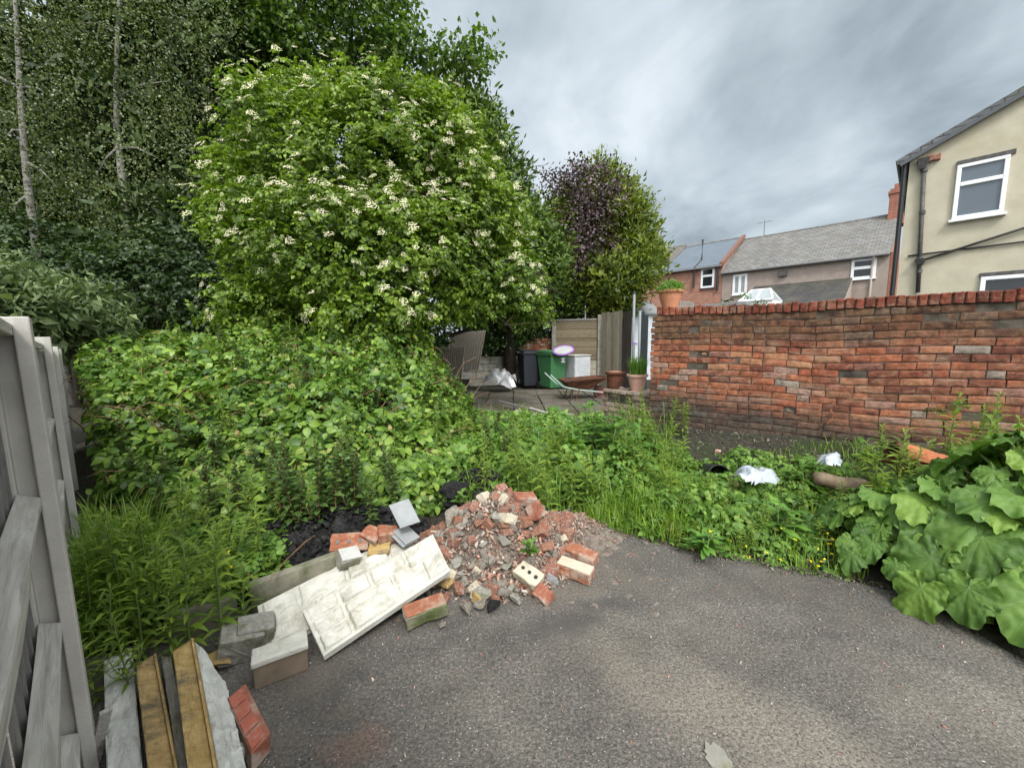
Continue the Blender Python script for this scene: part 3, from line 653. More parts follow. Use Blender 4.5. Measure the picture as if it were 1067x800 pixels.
# ------------------------------------------------------------------ rubble heap
HC = Vector((-.12, 2.55, 0)); HR = (.56, .52); HH = .36
def heap_h(x, y):
    dx, dy = (x-HC.x)/HR[0], (y-HC.y)/HR[1]; r = math.sqrt(dx*dx+dy*dy)
    # a long low tail running out to the right
    t = math.exp(-(((x-.42)/.24)**2+((y-2.78)/.2)**2))*.12
    return max(0, HH*(1-sstep(r/1.08)))*(1+.25*noise.noise(Vector((x*4, y*4, 0)))) + t + .02*noise.noise(Vector((x*14, y*14, 2)))
n_ = 90; vs = []; 
for j in range(n_+1):
    for i in range(n_+1):
        x = -.95+1.9*i/n_; y = 1.85+1.5*j/n_; vs.append((x, y, max(heap_h(x, y), 0)-.008+.012*noise.noise(Vector((x*40, y*40, 5)))))
ii = (np.arange(n_)[:,None]*(n_+1)+np.arange(n_)[None]).ravel()
hm = npmesh('rubble_heap', np.array(vs), np.stack([ii, ii+1, ii+n_+2, ii+n_+1], 1), M_rubbase, loc=tuple(HC)); tag(hm, 'low heap of dusty rubble grit carrying the broken bricks', 'rubble heap', kind='stuff')
gp = []; gs = []
for _ in range(9000):
    a = RS.uniform(0, 2*PI); q = RS.uniform(0,1)**.5*1.12; x = HC.x+HR[0]*q*math.cos(a); y = HC.y+HR[1]*q*math.sin(a); h = heap_h(x, y)
    if h > .012 or RS.rand() < .3: gp.append((x, y, h+.004)); gs.append(.006+RS.exponential(.008))
for _ in range(2200):
    x = RS.normal(.42, .14); y = RS.normal(2.78, .1); gp.append((x, y, heap_h(x, y)+.004)); gs.append(.008+RS.exponential(.006))
tag(chips('rubble_chips', gp, gs, M_chips), 'tiny chips of brick and mortar covering the rubble heap', 'rubble', kind='stuff')
gp = []; gs = []
for _ in range(1900):
    a = RS.uniform(0, 2*PI); q = RS.uniform(0,1)**.5*1.05; x = HC.x+HR[0]*q*math.cos(a); y = HC.y+HR[1]*q*math.sin(a); gp.append((x, y, heap_h(x, y)+.008)); gs.append(RS.uniform(.022,.06))
tag(chips('rubble_chips', gp, gs, M_chips), 'thumb-sized chips of brick, mortar and stone over the rubble heap', 'rubble', kind='stuff')
kinds = [('brick_fragment', M_redfrag, True, 'broken red brick fragment lying in the rubble heap', .22), ('brick_fragment', M_orange, True, 'orange brick fragment lying in the rubble heap', .12),
         ('mortar_lump', M_rubgrey, False, 'rough grey mortar lump lying in the rubble heap', .34), ('cream_brick_fragment', M_creambrick, True, 'cream coloured brick fragment lying in the rubble heap', .1), ('stone_fragment', M_conc, False, 'grey stone fragment lying in the rubble heap', .16)]
protos = []
for kn, (nm, m, bx, lab, wgt) in enumerate(kinds):
    for v in range(4): protos.append((kn, [chunk_mesh(nm, m, 1, .035, seed=kn*10+v, boxy=bx, sx=1, sy=.72, sz=(.5 if bx else .7))][0]))
for k in range(295):
    r_ = random.random(); acc = 0
    for kn, kk in enumerate(kinds):
        acc += kk[4]
        if r_ <= acc: break
    me = random.choice([p[1] for p in protos if p[0] == kn]); a = random.uniform(0, 2*PI); q = random.random()**.5*(1.02 if k < 240 else 1.18)
    x, y = HC.x+HR[0]*q*math.cos(a), HC.y+HR[1]*q*math.sin(a)
    if x > .22 and y > 2.55 and random.random() < .75: x, y = x-.35, y-.2
    o = bpy.data.objects.new(kinds[kn][0], me); COL.objects.link(o); sz = random.uniform(.045,.09) if k > 110 else random.uniform(.08,.135)
    o.scale = (sz,)*3; o.location = (x, y, heap_h(x, y)+sz*.16); o.rotation_euler = (random.gauss(0,.5), random.gauss(0,.5), random.uniform(0,6.3))
    tag(o, kinds[kn][3], 'rubble piece', kinds[kn][3].replace('lying in', 'pieces in'))
def whole_brick(px, py, z, rz, m, label, tilt=(0,0), size=(.215,.1025,.065), holes=0, name='brick'):
    c = G(px, py, z); r = random.Random(int(px)); mb = MB(); bm = bmesh.new(); bmesh.ops.create_cube(bm, size=1)
    for v in bm.verts: v.co = Vector((v.co.x*size[0], v.co.y*size[1], v.co.z*size[2])) + Vector((r.uniform(-.004,.004), r.uniform(-.003,.003), r.uniform(-.002,.002)))
    bmesh.ops.bevel(bm, geom=bm.edges[:], offset=.005, segments=1, affect='EDGES'); bmesh.ops.subdivide_edges(bm, edges=bm.edges[:], cuts=3, use_grid_fill=True)
    for v in bm.verts: v.co += Vector(noise.noise_vector(v.co*30+Vector((px,0,0))))*.006 + Vector(noise.noise_vector(v.co*11+Vector((py,0,0))))*.009
    me = bpy.data.meshes.new(name); bm.to_mesh(me); bm.free(); me.materials.append(m)
    e = empty(name, c, label, 'brick'); e.rotation_euler = (tilt[0], tilt[1], rz)
    b = bpy.data.objects.new('body', me); COL.objects.link(b); b.parent = e
    for h in range(holes):
        mb = MB(); mb.lathe([(0,.001),(.011,.001),(.011,-.004)], (-size[0]*.3+h*size[0]*.3, 0, size[2]/2+.0035), 10); ho = mb.build('hole', M_dark); ho.parent = e
    return e
def face_brick(px, py, z, rz, m1, m2, label, tilt=(0,0), size=(.215,.1025,.065)):
    e = whole_brick(px, py, z, rz, m1, label, tilt, size); mb = MB(); mb.box((0,0,size[2]/2+.003), (size[0]*.96, size[1]*.9, .008)); o = mb.build('mortar_bed', m2, bevel=.002); o.parent = e; return e
face_brick(599, 594, .045, -.5, M_orange, M_creambrick, 'orange brick with a cream mortared top on the asphalt right of the heap', (0,.08))
whole_brick(606, 578, .04, -.55, M_orange, 'plain orange brick behind the cream-topped brick at the right of the heap', (.05,.1), (.2,.1,.065))
face_brick(443, 636, .05, .45, M_greyconc, M_orange, 'brick half orange and half mossy at the lower corner of the cream slab', (.05,-.05))
whole_brick(551, 600, .08, -.6, M_creambrick, 'cream perforated brick low on the front of the heap', (.25,.3), (.15,.1,.065), 3)
whole_brick(566, 620, .03, -.8, M_redfrag, 'broken red and cream brick at the front edge of the heap', (.5,.2), (.1,.08,.06))
whole_brick(547, 520, .34, .3, M_redfrag, 'dark red brick on the top of the heap', (.2,.2), (.16,.1,.065))
whole_brick(558, 532, .3, 1.2, M_redfrag, 'dark red brick on its side at the right of the heap top', (1.1,.2), (.16,.1,.065))
whole_brick(364, 565, .2, .3, M_orange, 'orange perforated brick behind the cream slabs, furthest left', (.9,.1), holes=3)
whole_brick(388, 558, .22, -.3, M_orange, 'orange half brick behind the cream slabs, second from the left', (.3,.3), (.12,.1,.065))
whole_brick(404, 556, .22, .5, M_orange, 'orange half brick behind the cream slabs next to the slates', (.2,.2), (.12,.1,.065))
face_brick(363, 581, .17, .8, M_conc, M_whitestone, 'half brick capped with white mortar above the cream slabs', (.4,.2), (.12,.1,.065))
whole_brick(395, 573, .15, .2, M_yellow, 'ochre half brick tucked behind the cream slab edge', (.4,.1), (.13,.1,.065))
for px, py, sz, m, sd, lab in ((484,634,.1,M_rubgrey,31,'pale rounded mortar lump in front of the heap, larger of two'), (500,630,.085,M_rubgrey,32,'pale mortar lump in front of the heap beside a larger one'), (461,650,.05,M_rubgrey,33,'small pale stone on the asphalt below the corner brick'), (536,624,.085,M_conc,34,'twin-lobed grey mortar piece at the heap front'), (512,596,.1,M_black,35,'black asphalt lump in the middle of the heap'), (466,611,.11,M_yellow,36,'yellowish stone lump beside the cream slab tip'), (495,588,.09,M_yellow,37,'ochre stone lump in the left of the heap'), (645,604,.025,M_redfrag,38,'tiny red brick chip alone on the asphalt'), (560,503,.001,M_rubgrey,39,None), (574,572,.1,M_slate,40,'blue grey stone on the right slope of the heap'), (520,505,.15,M_rubgrey,41,'large pale mortar lump on the crest of the heap'), (470,540,.2,M_rubgrey,42,'biggest grey concrete lump at the upper left of the heap'), (478,615,.1,M_redfrag,43,'red brick chunk between the slab tip and the heap'), (762,790,.001,M_rubgrey,44,None)):
    if not lab: continue
    z = heap_h(*G(px,py,.05).xy) if py > 600 else .22
    p = G(px, py, z if py < 600 else .02); z2 = heap_h(p.x, p.y); p.z = max(z2, .0)+sz*.28
    o = link_mesh('rubble_stone', chunk_mesh('rubble_stone', m, 2, .05, seed=sd, sx=1.15, sy=.85, sz=.7), None, None, p); o.scale = (sz,)*3; o.rotation_euler = (sd*.1, .1, sd); tag(o, lab, 'stone')
# flat mortar stain pieces and leaf litter on the drive
mb = MB(); c = G(748, 790, .0); r = random.Random(3)
mb.prism([c+Vector((math.cos(a/26*2*PI)*(.028+r.random()*.02), math.sin(a/26*2*PI)*(.035+r.random()*.03), .001)) for a in range(26)], (0,0,.006)); tag(mb.build('mortar_patch', M_conc, loc=c), 'thin pale mortar splash stuck to the asphalt near the camera', 'mortar patch')
# dead twigs over the heap
mb = MB(); r = random.Random(8)
for _ in range(60):
    x, y = -.12+r.gauss(0,.17), 2.75+r.gauss(0,.14); h = heap_h(x, y)+.025; a = r.uniform(0,6.3); l = r.uniform(.08,.26); p = Vector((x,y,h)); pts_ = [p]
    for i in range(4): a += r.uniform(-.5,.5); p = p+Vector((math.cos(a)*l/4, math.sin(a)*l/4, 0)); p.z = heap_h(p.x,p.y)+.02+r.uniform(0,.02); pts_.append(p)
    mb.tube(pts_, [.0035,.003,.0025,.002,.0012], 5)
tag(mb.build('dead_twigs', mottled('dry_twigs', (.16,.13,.1), (.3,.25,.2), 20)), 'tangle of dry brown twigs over the rubble heap', 'twigs', kind='stuff')
# black spoil: tarmac crumbs and plastic heaped behind
def crumple(name, c, rx, ry, hgt, m, label, cat, seed, rough=.05, n=46, rz=0, fs_=1.0, kind=None):
    vs = []
    for j in range(n+1):
        for i in range(n+1):
            u, v = i/n*2-1, j/n*2-1; q = math.sqrt(u*u+v*v); k = max(0, 1-q**2.2)
            w_ = Vector((u*rx, v*ry, 0)); nn = noise.fractal(Vector((w_.x*6*fs_+seed, w_.y*6*fs_, seed)), 1, 2, 4); rg = abs(noise.noise(Vector((w_.x*10*fs_, w_.y*10*fs_, seed*3))))
            z = hgt*k*(1+.5*nn)+rough*(rg-.2)*(k > 0); jx = .35*rough*noise.noise(Vector((u*7, v*7, seed+9)))
            x_, y_ = w_.x+jx, w_.y-jx; vs.append((c[0]+x_*math.cos(rz)-y_*math.sin(rz), c[1]+x_*math.sin(rz)+y_*math.cos(rz), c[2]+max(z, -.04)))
    ii = (np.arange(n)[:,None]*(n+1)+np.arange(n)[None]).ravel(); f = np.stack([ii, ii+1, ii+n+2, ii+n+1], 1)
    vs = np.array(vs); uv = np.array([(i/n*2-1, j/n*2-1) for j in range(n+1) for i in range(n+1)]); ok = (uv**2).sum(1) < 1.0; f = f[ok[f].all(1)]
    return tag(npmesh(name, vs, f, m, loc=tuple(c), smooth=False), label, cat, kind=kind)
crumple('spoil_heap', (G(330,590,.0).x, G(330,590,.0).y+.25, .0), .7, .3, .22, M_black, 'long low heap of black tarmac spoil behind the cream slabs', 'spoil heap', 3, .07, 80, .3)
crumple('spoil_heap', (-.32, 3.28, .0), .4, .3, .26, M_black, 'black tarmac spoil behind the crest of the rubble heap', 'spoil heap', 6, .07, 60, 0)
o = link_mesh('asphalt_lump', chunk_mesh('asphalt_lump', M_black, 3, .12, seed=63, sx=1.4, sy=.9, sz=.6), None, None, G(474,510,.3)); o.scale = (.24,)*3; tag(o, 'big black asphalt slab lump left of the heap crest', 'asphalt lump')

gp = []; gs = []; SPC = G(330,590,0)
for _ in range(2600):
    if RS.rand() < .65: a = RS.uniform(0,2*PI); q = RS.rand()**.5*.95; u, v = q*.7*math.cos(a), q*.3*math.sin(a); x = SPC.x+u*math.cos(.3)-v*math.sin(.3); y = SPC.y+.25+u*math.sin(.3)+v*math.cos(.3); z = .22*(1-q**2.2)+.03
    else: a = RS.uniform(0,2*PI); q = RS.rand()**.5*.95; x = -.32+q*.4*math.cos(a); y = 3.28+q*.3*math.sin(a); z = .26*(1-q**2.2)+.03
    gp.append((x, y, z+RS.normal(0,.012))); gs.append(.015+RS.exponential(.02))
tag(chips('spoil_crumbs', gp, np.minimum(gs,.1), M_black), 'loose black tarmac crumbs covering the spoil heaps', 'rubble', kind='stuff')

# dirt and crumbs where the weeds meet the asphalt
gp = []; gs = []
for _ in range(5200):
    x = RS.uniform(-.2, 3.4); y = edge_y(x)-abs(RS.normal(0,.05))+.03; gp.append((x, y, .003)); gs.append(.004+RS.exponential(.006))
m_d, nt_, b_d = mat('edge_dirt'); g_d = nt_.nodes.new('ShaderNodeNewGeometry'); L(nt_, ramp(nt_, g_d.outputs['Random Per Island'], [(0, (.03,.025,.018)), (.5, (.09,.075,.05)), (.75, (.06,.08,.03)), (1, (.2,.17,.13))]).outputs[0], b_d.inputs['Base Color'])
tag(chips('edge_dirt', gp, gs, m_d), 'dark dirt, moss crumbs and litter along the ragged driveway edge', 'dirt', kind='stuff')

gp = []; gs = []
for _ in range(9000):
    s_ = RS.uniform(-.9, 6.5); w_ = abs(RS.normal(.35,.4)); p = WP+WD*s_+WN*(w_+.02)
    if p.y > edge_y(p.x)+.05 and w_ < 1.5: gp.append((p.x, p.y, ground_h(p.x,p.y)+.003)); gs.append(.006+RS.exponential(.012))
tag(chips('soil_crumbs', gp, np.minimum(gs,.07), m_d), 'crumbly dark soil with small stones along the foot of the brick wall', 'soil', kind='stuff')
gp = []; gs = []
for _ in range(4000):
    x, y = RS.uniform(-.6,3.4), RS.uniform(4.2,10.6); z = .03 if (y > 6.5) else ground_h(x,y)+.003
    if RS.rand() < (1.2 if y < 7.4 else .25): gp.append((x,y,z-.012)); gs.append(.008+RS.exponential(.014))
tag(chips('yard_litter', gp, np.minimum(gs,.08), m_d), 'dirt, twigs and grit strewn over the slabs of the back yard', 'dirt', kind='stuff')
# ------------------------------------------------------------------ back yard
def pot(name, c, r0, r1, h, m, label, cat='plant pot', soil=True, rimh=.03, kind=0):
    e = empty(name, c, label, cat); mb = MB()
    pr = [(0,0), (r0,0), (r0*1.02,.01), (r0+(r1-r0)*.6, h*.5), (r1*.97, h-rimh-.004), (r1*1.1, h-rimh), (r1*1.12, h-.004), (r1*1.08, h), (r1*.98, h), (r1*.95, h-.05), (0, h-.05)]
    mb.lathe(pr, c, 28); mb.build('pot_body', m, e, smooth=False)
    return e
tb = WP + WD*.17 - WN*.1; tb.z = zt+.11
p1 = pot('terracotta_pot', tb, .095, .145, .215, M_terr, 'terracotta pot of bright green foliage standing on the wall coping')
# ferny green plant in it
T1 = leaf_t(.22,.08,.2,1)
def tuft(name, c, rad, n, size, m, parent, flat=.8, T=None, zoff=0):
    d = rdir(n); d[:,2] = np.abs(d[:,2])*flat; pos = np.array(c)+d*rad*RS.uniform(.35,1,(n,1)); pos[:,2] += zoff
    nn = nrm(d+np.array((0,0,.6))+.5*rdir(n)); v, f = scatter(T or T1, pos, nrm(d+.9*rdir(n)), nn, RS.uniform(.6,1.2,n)*size); return npmesh(name, v, f, m, parent)
LM_bright = leaf_mat('bright_leaf', (.07,.15,.02), (.13,.25,.035), (.21,.36,.06), .4)
tuft('foliage', tb+Vector((0,0,.2)), .17, 1500, .035, LM_bright, p1, .85)
# pots on the low wall
def lwp(px): s, z = V(px, 400, LP-LN*.15, LD); return LP+LD*s-LN*.15+Vector((0,0,.672))
c = lwp(664); p2 = pot('clay_pot', c, .085, .135, .24, M_palepink, 'pale pink clay pot of long grassy leaves on the low wall', rimh=.035)
def blades(name, c, n, l, m, parent, spread=.1, lean=.35, w_=.012):
    vs = []; fs = []; k = 0; P_ = []
    for i in range(n):
        a = random.uniform(0,2*PI); r = random.uniform(0,1)**.5*spread; b = Vector(c)+Vector((math.cos(a)*r, math.sin(a)*r, 0)); ln = l*random.uniform(.6,1.1); a2 = a+random.uniform(-.8,.8); le = random.uniform(.1,1)*lean; sd = Vector((-math.sin(a2), math.cos(a2), 0)); o = Vector((math.cos(a2), math.sin(a2), 0))
        for t, ww in ((0,1), (.35,1), (.7,.7)):
            p = b+Vector((0,0,ln*(t-.25*le*t*t)))+o*ln*le*t*t; vs += [p-sd*w_/2*ww, p+sd*w_/2*ww]
        vs.append(b+Vector((0,0,ln*(1-.35*le)))+o*ln*le*1.1)
        fs += [(k,k+1,k+3),(k,k+3,k+2),(k+2,k+3,k+5),(k+2,k+5,k+4),(k+4,k+5,k+6)]; k += 7
    return npmesh(name, np.array([tuple(v) for v in vs]), np.array(fs), m, parent, smooth=False)
LM_strap = leaf_mat('strap_leaf', (.06,.14,.02), (.11,.23,.03), (.18,.33,.06), .35)
blades('foliage', c+Vector((0,0,.19)), 150, .34, LM_strap, p2, .1, .4, .014)
mb = MB(); st = [c+Vector((-.02,0,.2)), c+Vector((-.05,0,.4)), c+Vector((-.055,-.01,.66))]; mb.tube(st, .004, 5); fs_ = mb.build('flower_stalk', M_stem, p2)
M_purple = plain('purple_petals', (.3,.11,.5), .6, .3, var=.25)
tuft('flower_head', st[-1], .034, 160, .016, M_purple, p2, 1, leaf_t(.2,.05,.05,0), -.0)
c = lwp(641); e = empty('rusty_bucket', c, 'round rusty iron pot with a wide rim on the low wall', 'metal pot'); mb = MB()
mb.lathe([(0,0),(.115,0),(.12,.02),(.128,.2),(.15,.215),(.152,.245),(.135,.25),(.12,.235),(0,.235)], c, 28); mb.build('pot_body', M_rust, e)
mb = MB(); mb.lathe([(0,.262),(.06,.258),(.118,.236)], c, 20); mb.build('contents', mottled('dry_orange_soil', (.2,.1,.055), (.32,.16,.09), 30), e)
# cluster of grey rubble on the low wall
for k in range(4):
    o = link_mesh('stone', chunk_mesh('stone', M_rubgrey, 1, .04, seed=90+k), None, None, lwp(632+k*7)+Vector((0,-.1,.02))); o.scale = (.09,)*3; tag(o, 'grey stone on the low wall in front of the rusty pot', 'stone', 'stones on the low wall')
# concrete posts and fence panel
def vposts(px, ptop, d, w_=.1, m=M_greyconc):
    p = D(px, ptop, d); mb = MB(); mb.box((p.x, p.y, p.z/2-.1), (w_, w_, p.z+.2)); return mb, Vector((p.x, p.y, 0)), p.z
mb, q, h1 = vposts(577, 333, 12.0, .13); tag(mb.build('concrete_post', M_conc, loc=q, bevel=.008), 'weathered concrete post at the left of the horizontal board panel', 'fence post'); q1 = q
mb, q, h2 = vposts(625, 328, 11.6, .13); tag(mb.build('concrete_post', M_conc, loc=q, bevel=.008), 'weathered concrete post between the horizontal and upright boards', 'fence post'); q2 = q
dd = (q2-q1).normalized(); nn_ = Vector((dd.y, -dd.x, 0)); nn_ = nn_ if nn_.y < 0 else -nn_; ln = (q2-q1).length-.14; h = min(h1, h2)
e = empty('fence_panel', q1, 'brown horizontal board panel above pale concrete gravel boards', 'fence panel')
mb = MB(); z = .78; k = 0
while z < h-.1:
    mb.box(q1+dd*(.07+ln/2)+nn_*(.01*(k % 2))+Vector((0,0,z+.07)), (ln-.005, .018, .15), dd, (nn_+Vector((0,0,.12))).normalized(), (0,0,1)); z += .13; k += 1
mb.build('boards', wood('brown_fence_boards', (.1,.085,.055), (.2,.165,.11), (.13,.12,.06), 'x'), e)
mb = MB()
for k in range(3): mb.box(q1+dd*(.07+ln/2)+Vector((0,0,.12+k*.255)), (ln-.005, .05, .245), dd, nn_, (0,0,1))
mb.build('gravel_boards', mottled('buff_concrete', (.26,.24,.19), (.38,.35,.28), 4), e, bevel=.008)
mb = MB(); mb.box(q1+dd*(.07+ln/2)+Vector((0,0,h-.02)), (ln-.005, .06, .04), dd, nn_, (0,0,1)); mb.build('capping_rail', M_greywood, e)
def board_run(name, pxa, pxb, ya, yb, d0, d1, nb, m, label, cat, ybase=None):
    a, b = D(pxa, ya, d0), D(pxb, yb, d1); e = empty(name, (a.x, a.y, 0), label, cat); mb = MB()
    for i in range(nb):
        t0, t1 = i/nb, (i+1)/nb; p = a.lerp(b, t0); r = a.lerp(b, t1-.004); off = Vector((0, .012*(i % 2), 0)); hh = random.uniform(-.02,.02)
        mb.prism([Vector((p.x,p.y,0))+off, Vector((r.x,r.y,0))+off, Vector((r.x,r.y+.02,0))+off, Vector((p.x,p.y+.02,0))+off], (0,0,(p.z+r.z)/2+hh))
    mb.build('boards', m, e); return e, a, b
M_gateboard = wood('pale_upright_boards', (.13,.115,.085), (.28,.26,.2), (.15,.15,.09), 'z')
e, a, b = board_run('board_gate', 627, 649, 326, 323, 11.4, 10.6, 8, M_gateboard, 'tall gate of pale grey upright boards in the back yard', 'gate')
mb = MB(); mb.box((a+b)/2*1.0+Vector((0,-.03,-.35)), ((b-a).length*.9,.03,.08), (b-a).normalized()); mb.box(Vector(((a.x+b.x)/2,(a.y+b.y)/2-.03,.4)), ((b-a).length*.9,.03,.08), Vector((b.x-a.x,b.y-a.y,0)).normalized()); 
e, a, b = board_run('dark_boards', 650, 659, 325, 325, 10.5, 10.1, 4, wood('dark_upright_boards', (.03,.025,.022), (.075,.065,.055), (.04,.035,.03)), 'narrow run of dark brown upright boards right of the pale gate', 'fence panel')
M_grey_metal = plain('galvanised_metal', (.2,.21,.22), .6, .3, 0)
for px, y0, lab in ((661, 305, 'left galvanised grey pole rising beside the dark boards'), (667, 322, 'right galvanised grey pole in front of the slate-hung sheet')):
    p = D(px, y0, 9.4); e = empty('metal_pole', (p.x,p.y,0), lab, 'pole'); mb = MB(); mb.tube([(p.x,p.y,0),(p.x,p.y,p.z)], .03, 12); mb.build('tube', M_grey_metal, e, smooth=True)
    mb = MB(); mb.lathe([(0,p.z+.03),(.03,p.z+.02),(.036,p.z),(.036,p.z-.03)], (p.x,p.y,0), 12); mb.build('cap', M_dark, e)
e, a, b = board_run('slate_sheet', 668, 676, 322, 330, 9.9, 9.5, 2, mottled('bluegrey_sheet', (.09,.11,.12), (.17,.2,.21), 9, stretch=(1,1,6)), 'blue grey textured sheet behind the grey poles', 'sheet')
p = D(610, 318, 12.3); mb = MB(); mb.tube([(p.x,p.y,0),(p.x,p.y,p.z)], .02, 8); tag(mb.build('metal_pole', M_white_pvc, loc=(p.x,p.y,0)), 'thin white pole rising behind the horizontal board panel', 'pole')
# red brick stub and brick stack behind the bins
p = D(541, 365, 12.4); e = empty('brick_stack', (p.x, p.y, 0), 'stepped stack of pale red bricks behind the black wheelie bin', 'brick stack'); mb = MB(); r = random.Random(2)
x1 = D(576, 352, 12.4).x; top = D(560, 353, 12.4).z; k = 0; z = 0
while z < top:
    xs = p.x + max(0, (z-top+.34))*1.7
    x = xs - (.11 if k % 2 else 0)
    while x < x1-.1: mb.box((x+.11, p.y, z+.035), (.212, .2, .064)); x += .222
    z += .075; k += 1
mb.build('bricks', bricks('stack_brick', [(0,(.42,.14,.07)),(.5,(.48,.22,.13)),(1,(.55,.42,.33))], False), e, bevel=.005, bseg=1)
# block wall and wattle sheet at the left of the yard
a, b = D(488, 372, 11.8), D(540, 370, 12.2); e = empty('block_wall', (a.x,a.y,0), 'low wall of pale concrete blocks behind the silver sheet', 'wall'); mb = MB(); dr = Vector((b.x-a.x, b.y-a.y, 0)); ln = dr.length; dr.normalize(); nr2 = Vector((-dr.y, dr.x, 0))
for c_ in range(4):
    s = -(.22 if c_ % 2 else 0)
    while s < ln:
        w_ = .44; mb.box(Vector((a.x,a.y,0))+dr*(s+w_/2)+Vector((0,0,.1+c_*.225)), (w_-.012, .1, .213), dr, nr2, (0,0,1)); s += w_
mb.build('blocks', M_conc, e, bevel=.008, bseg=1)
def corrugated(name, c0, c1, ztop, lean, label, n=13):
    a, b = Vector(c0), Vector(c1); d = b-a; e = empty(name, (a.x,a.y,0), label, 'fence sheet'); vs = []; fs = []
    dn = Vector((d.y,-d.x,0)).normalized(); zb = min(a.z, b.z)
    for i in range(n*4+1):
        t = i/(n*4); p = a.lerp(b, t); o = dn*.05*math.cos(t*n*2*PI); hh = ztop[0]+(ztop[1]-ztop[0])*t
        sh = d.normalized()*lean; vs += [(p+o), (p+o+sh+Vector((0,0,hh)))]
        if i: k = 2*i; fs.append((k-2,k,k+1,k-1))
    mb = MB(); mb.add(vs, fs); o = mb.build('sheet', mottled('weathered_ribbed_boards', (.26,.24,.2), (.44,.4,.34), 8, stretch=(6,6,1)), e); m = o.modifiers.new('th','SOLIDIFY'); m.thickness = .015; return e
a, b = D(485, 374, 10.6), D(507, 374, 10.4); t_ = D(507, 334, 10.4)
corrugated('ribbed_sheet', (a.x-.55,a.y,.55), (b.x-.22,b.y,.6), (1.02,1.05), .22, 'leaning ribbed grey fence sheet under the elder bush, right of two')
a, b = D(452, 385, 10.2), D(480, 385, 10.4)
corrugated('ribbed_sheet', (a.x,a.y,.35), (b.x,b.y,.35), (.85,.9), .12, 'ribbed grey fence sheet half hidden by elder leaves, left of two')
# wheelie bins
def bin_(px, py, rz, m, label, lidang=0, sc=1.0, dz=0):
    c = G(px, py, 0); c.z = .015; e = empty('wheelie_bin', c, label, 'wheelie bin', rz=rz); e.scale = (sc,)*3
    def B(name, mb, mm, bev=.01):
        me = bpy.data.meshes.new(name); me.from_pydata(mb.v, [], mb.f); o = bpy.data.objects.new(name, me); COL.objects.link(o); me.materials.append(mm); o.parent = e
        if bev: md = o.modifiers.new('b','BEVEL'); md.width = bev; md.segments = 2; md.limit_method = 'ANGLE'
        return o
    mb = MB(); mb.add([(-.24,-.25,.03),(.24,-.25,.03),(.24,.22,.06),(-.24,.22,.06),(-.285,-.35,.96),(.285,-.35,.96),(.285,.34,.98),(-.285,.34,.98)], [(0,3,2,1),(4,5,6,7),(0,1,5,4),(1,2,6,5),(2,3,7,6),(3,0,4,7)]); body = B('bin_body', mb, m, .03)
    mb = MB(); mb.box((0,0,.965),(.61,.74,.04)); B('rim', mb, m)
    mb = MB(); mb.prism([(-.3,-.4,.99),(.3,-.4,.99),(.3,.38,1.02),(-.3,.38,1.02)], (0,0,.022)); mb.prism([(-.27,-.36,1.014),(.27,-.36,1.014),(.23,.3,1.05),(-.23,.3,1.05)], (0,0,.03)); B('lid', mb, m, .012)
    for x in (-.2, .2):
        mb = MB(); mb.tube([(x,.37,.94),(x,.46,.96)], .018, 8); B('lid_bracket', mb, m, 0)
    mb = MB(); mb.tube([(-.25,.46,.96),(.25,.46,.96)], .016, 10); B('handle', mb, m, 0)
    for x in (-.27, .27):
        mb = MB(); mb.tube([(x-.025,.27,.1),(x+.025,.27,.1)], .1, 20); w_ = B('wheel', mb, M_dark, 0)
    return e
M_greenbin = plain('green_bin_plastic', (.045,.15,.06), .5, .4, var=.12); M_blackbin = plain('charcoal_bin_plastic', (.022,.026,.034), .5, .4)
gb = bin_(575, 405, .55, M_greenbin, 'green wheelie bin with a white sticker in the back yard')
mb = MB(); 
for (x0,x1,z0,z1) in ((.06,.2,.83,.87),(.1,.16,.78,.83),(.06,.2,.74,.78)): mb.add([(x0,-.352+.11*(0.96-z0)*0-0,z0),(x1,-.352,z0),(x1,-.352,z1),(x0,-.352,z1)], [(0,1,2,3)])
me = bpy.data.meshes.new('sticker'); vv = [(x, -.35+.11*(.96-z)-.006, z) for x, y, z in mb.v]; me.from_pydata(vv, [], mb.f); o = bpy.data.objects.new('sticker', me); COL.objects.link(o); me.materials.append(M_white_pvc); o.parent = gb
bb = bin_(552, 403, .25, M_blackbin, 'charcoal black wheelie bin left of the green bin')
# oval white sign with purple rim lying on the green bin
c = D(587, 365, 10.5); e = empty('oval_tray', c, 'oval white tray with a purple rim propped on the green bin lid', 'tray'); e.rotation_euler = (math.radians(58), math.radians(-8), .15)
for nm, a_, b_, z_, m in (('rim', .29, .15, 0, M_purple), ('plate', .25, .12, .012, plain('dull_white', (.3,.31,.3), .6))):
    mb = MB(); mb.lathe([(0,z_),(.9,z_),(1,z_+.008),(1,z_-.012),(0,z_-.012)], (0,0,0), 36, a_, b_); o = mb.build(nm, m); o.parent = e
# white appliance
c = D(601, 380, 11.0); c.z = .03; e = empty('white_appliance', c, 'dirty white domestic appliance beside the green bin', 'appliance', rz=.5)
def child_box(e, name, c, sz, m, bev=.008):
    mb = MB(); mb.box(c, sz); o = mb.build(name, m, bevel=bev); o.parent = e; return o
child_box(e, 'cabinet', (0,0,.46), (.56,.5,.88), plain('dirty_white_enamel', (.4,.42,.43), .35, .5, var=.2)); child_box(e, 'door', (0,-.262,.46), (.54,.02,.8), plain('white_door', (.44,.46,.47), .35, var=.15)); child_box(e, 'top', (0,-.01,.912), (.58,.54,.025), plain('stained_top', (.4,.4,.36), .6, var=.3))
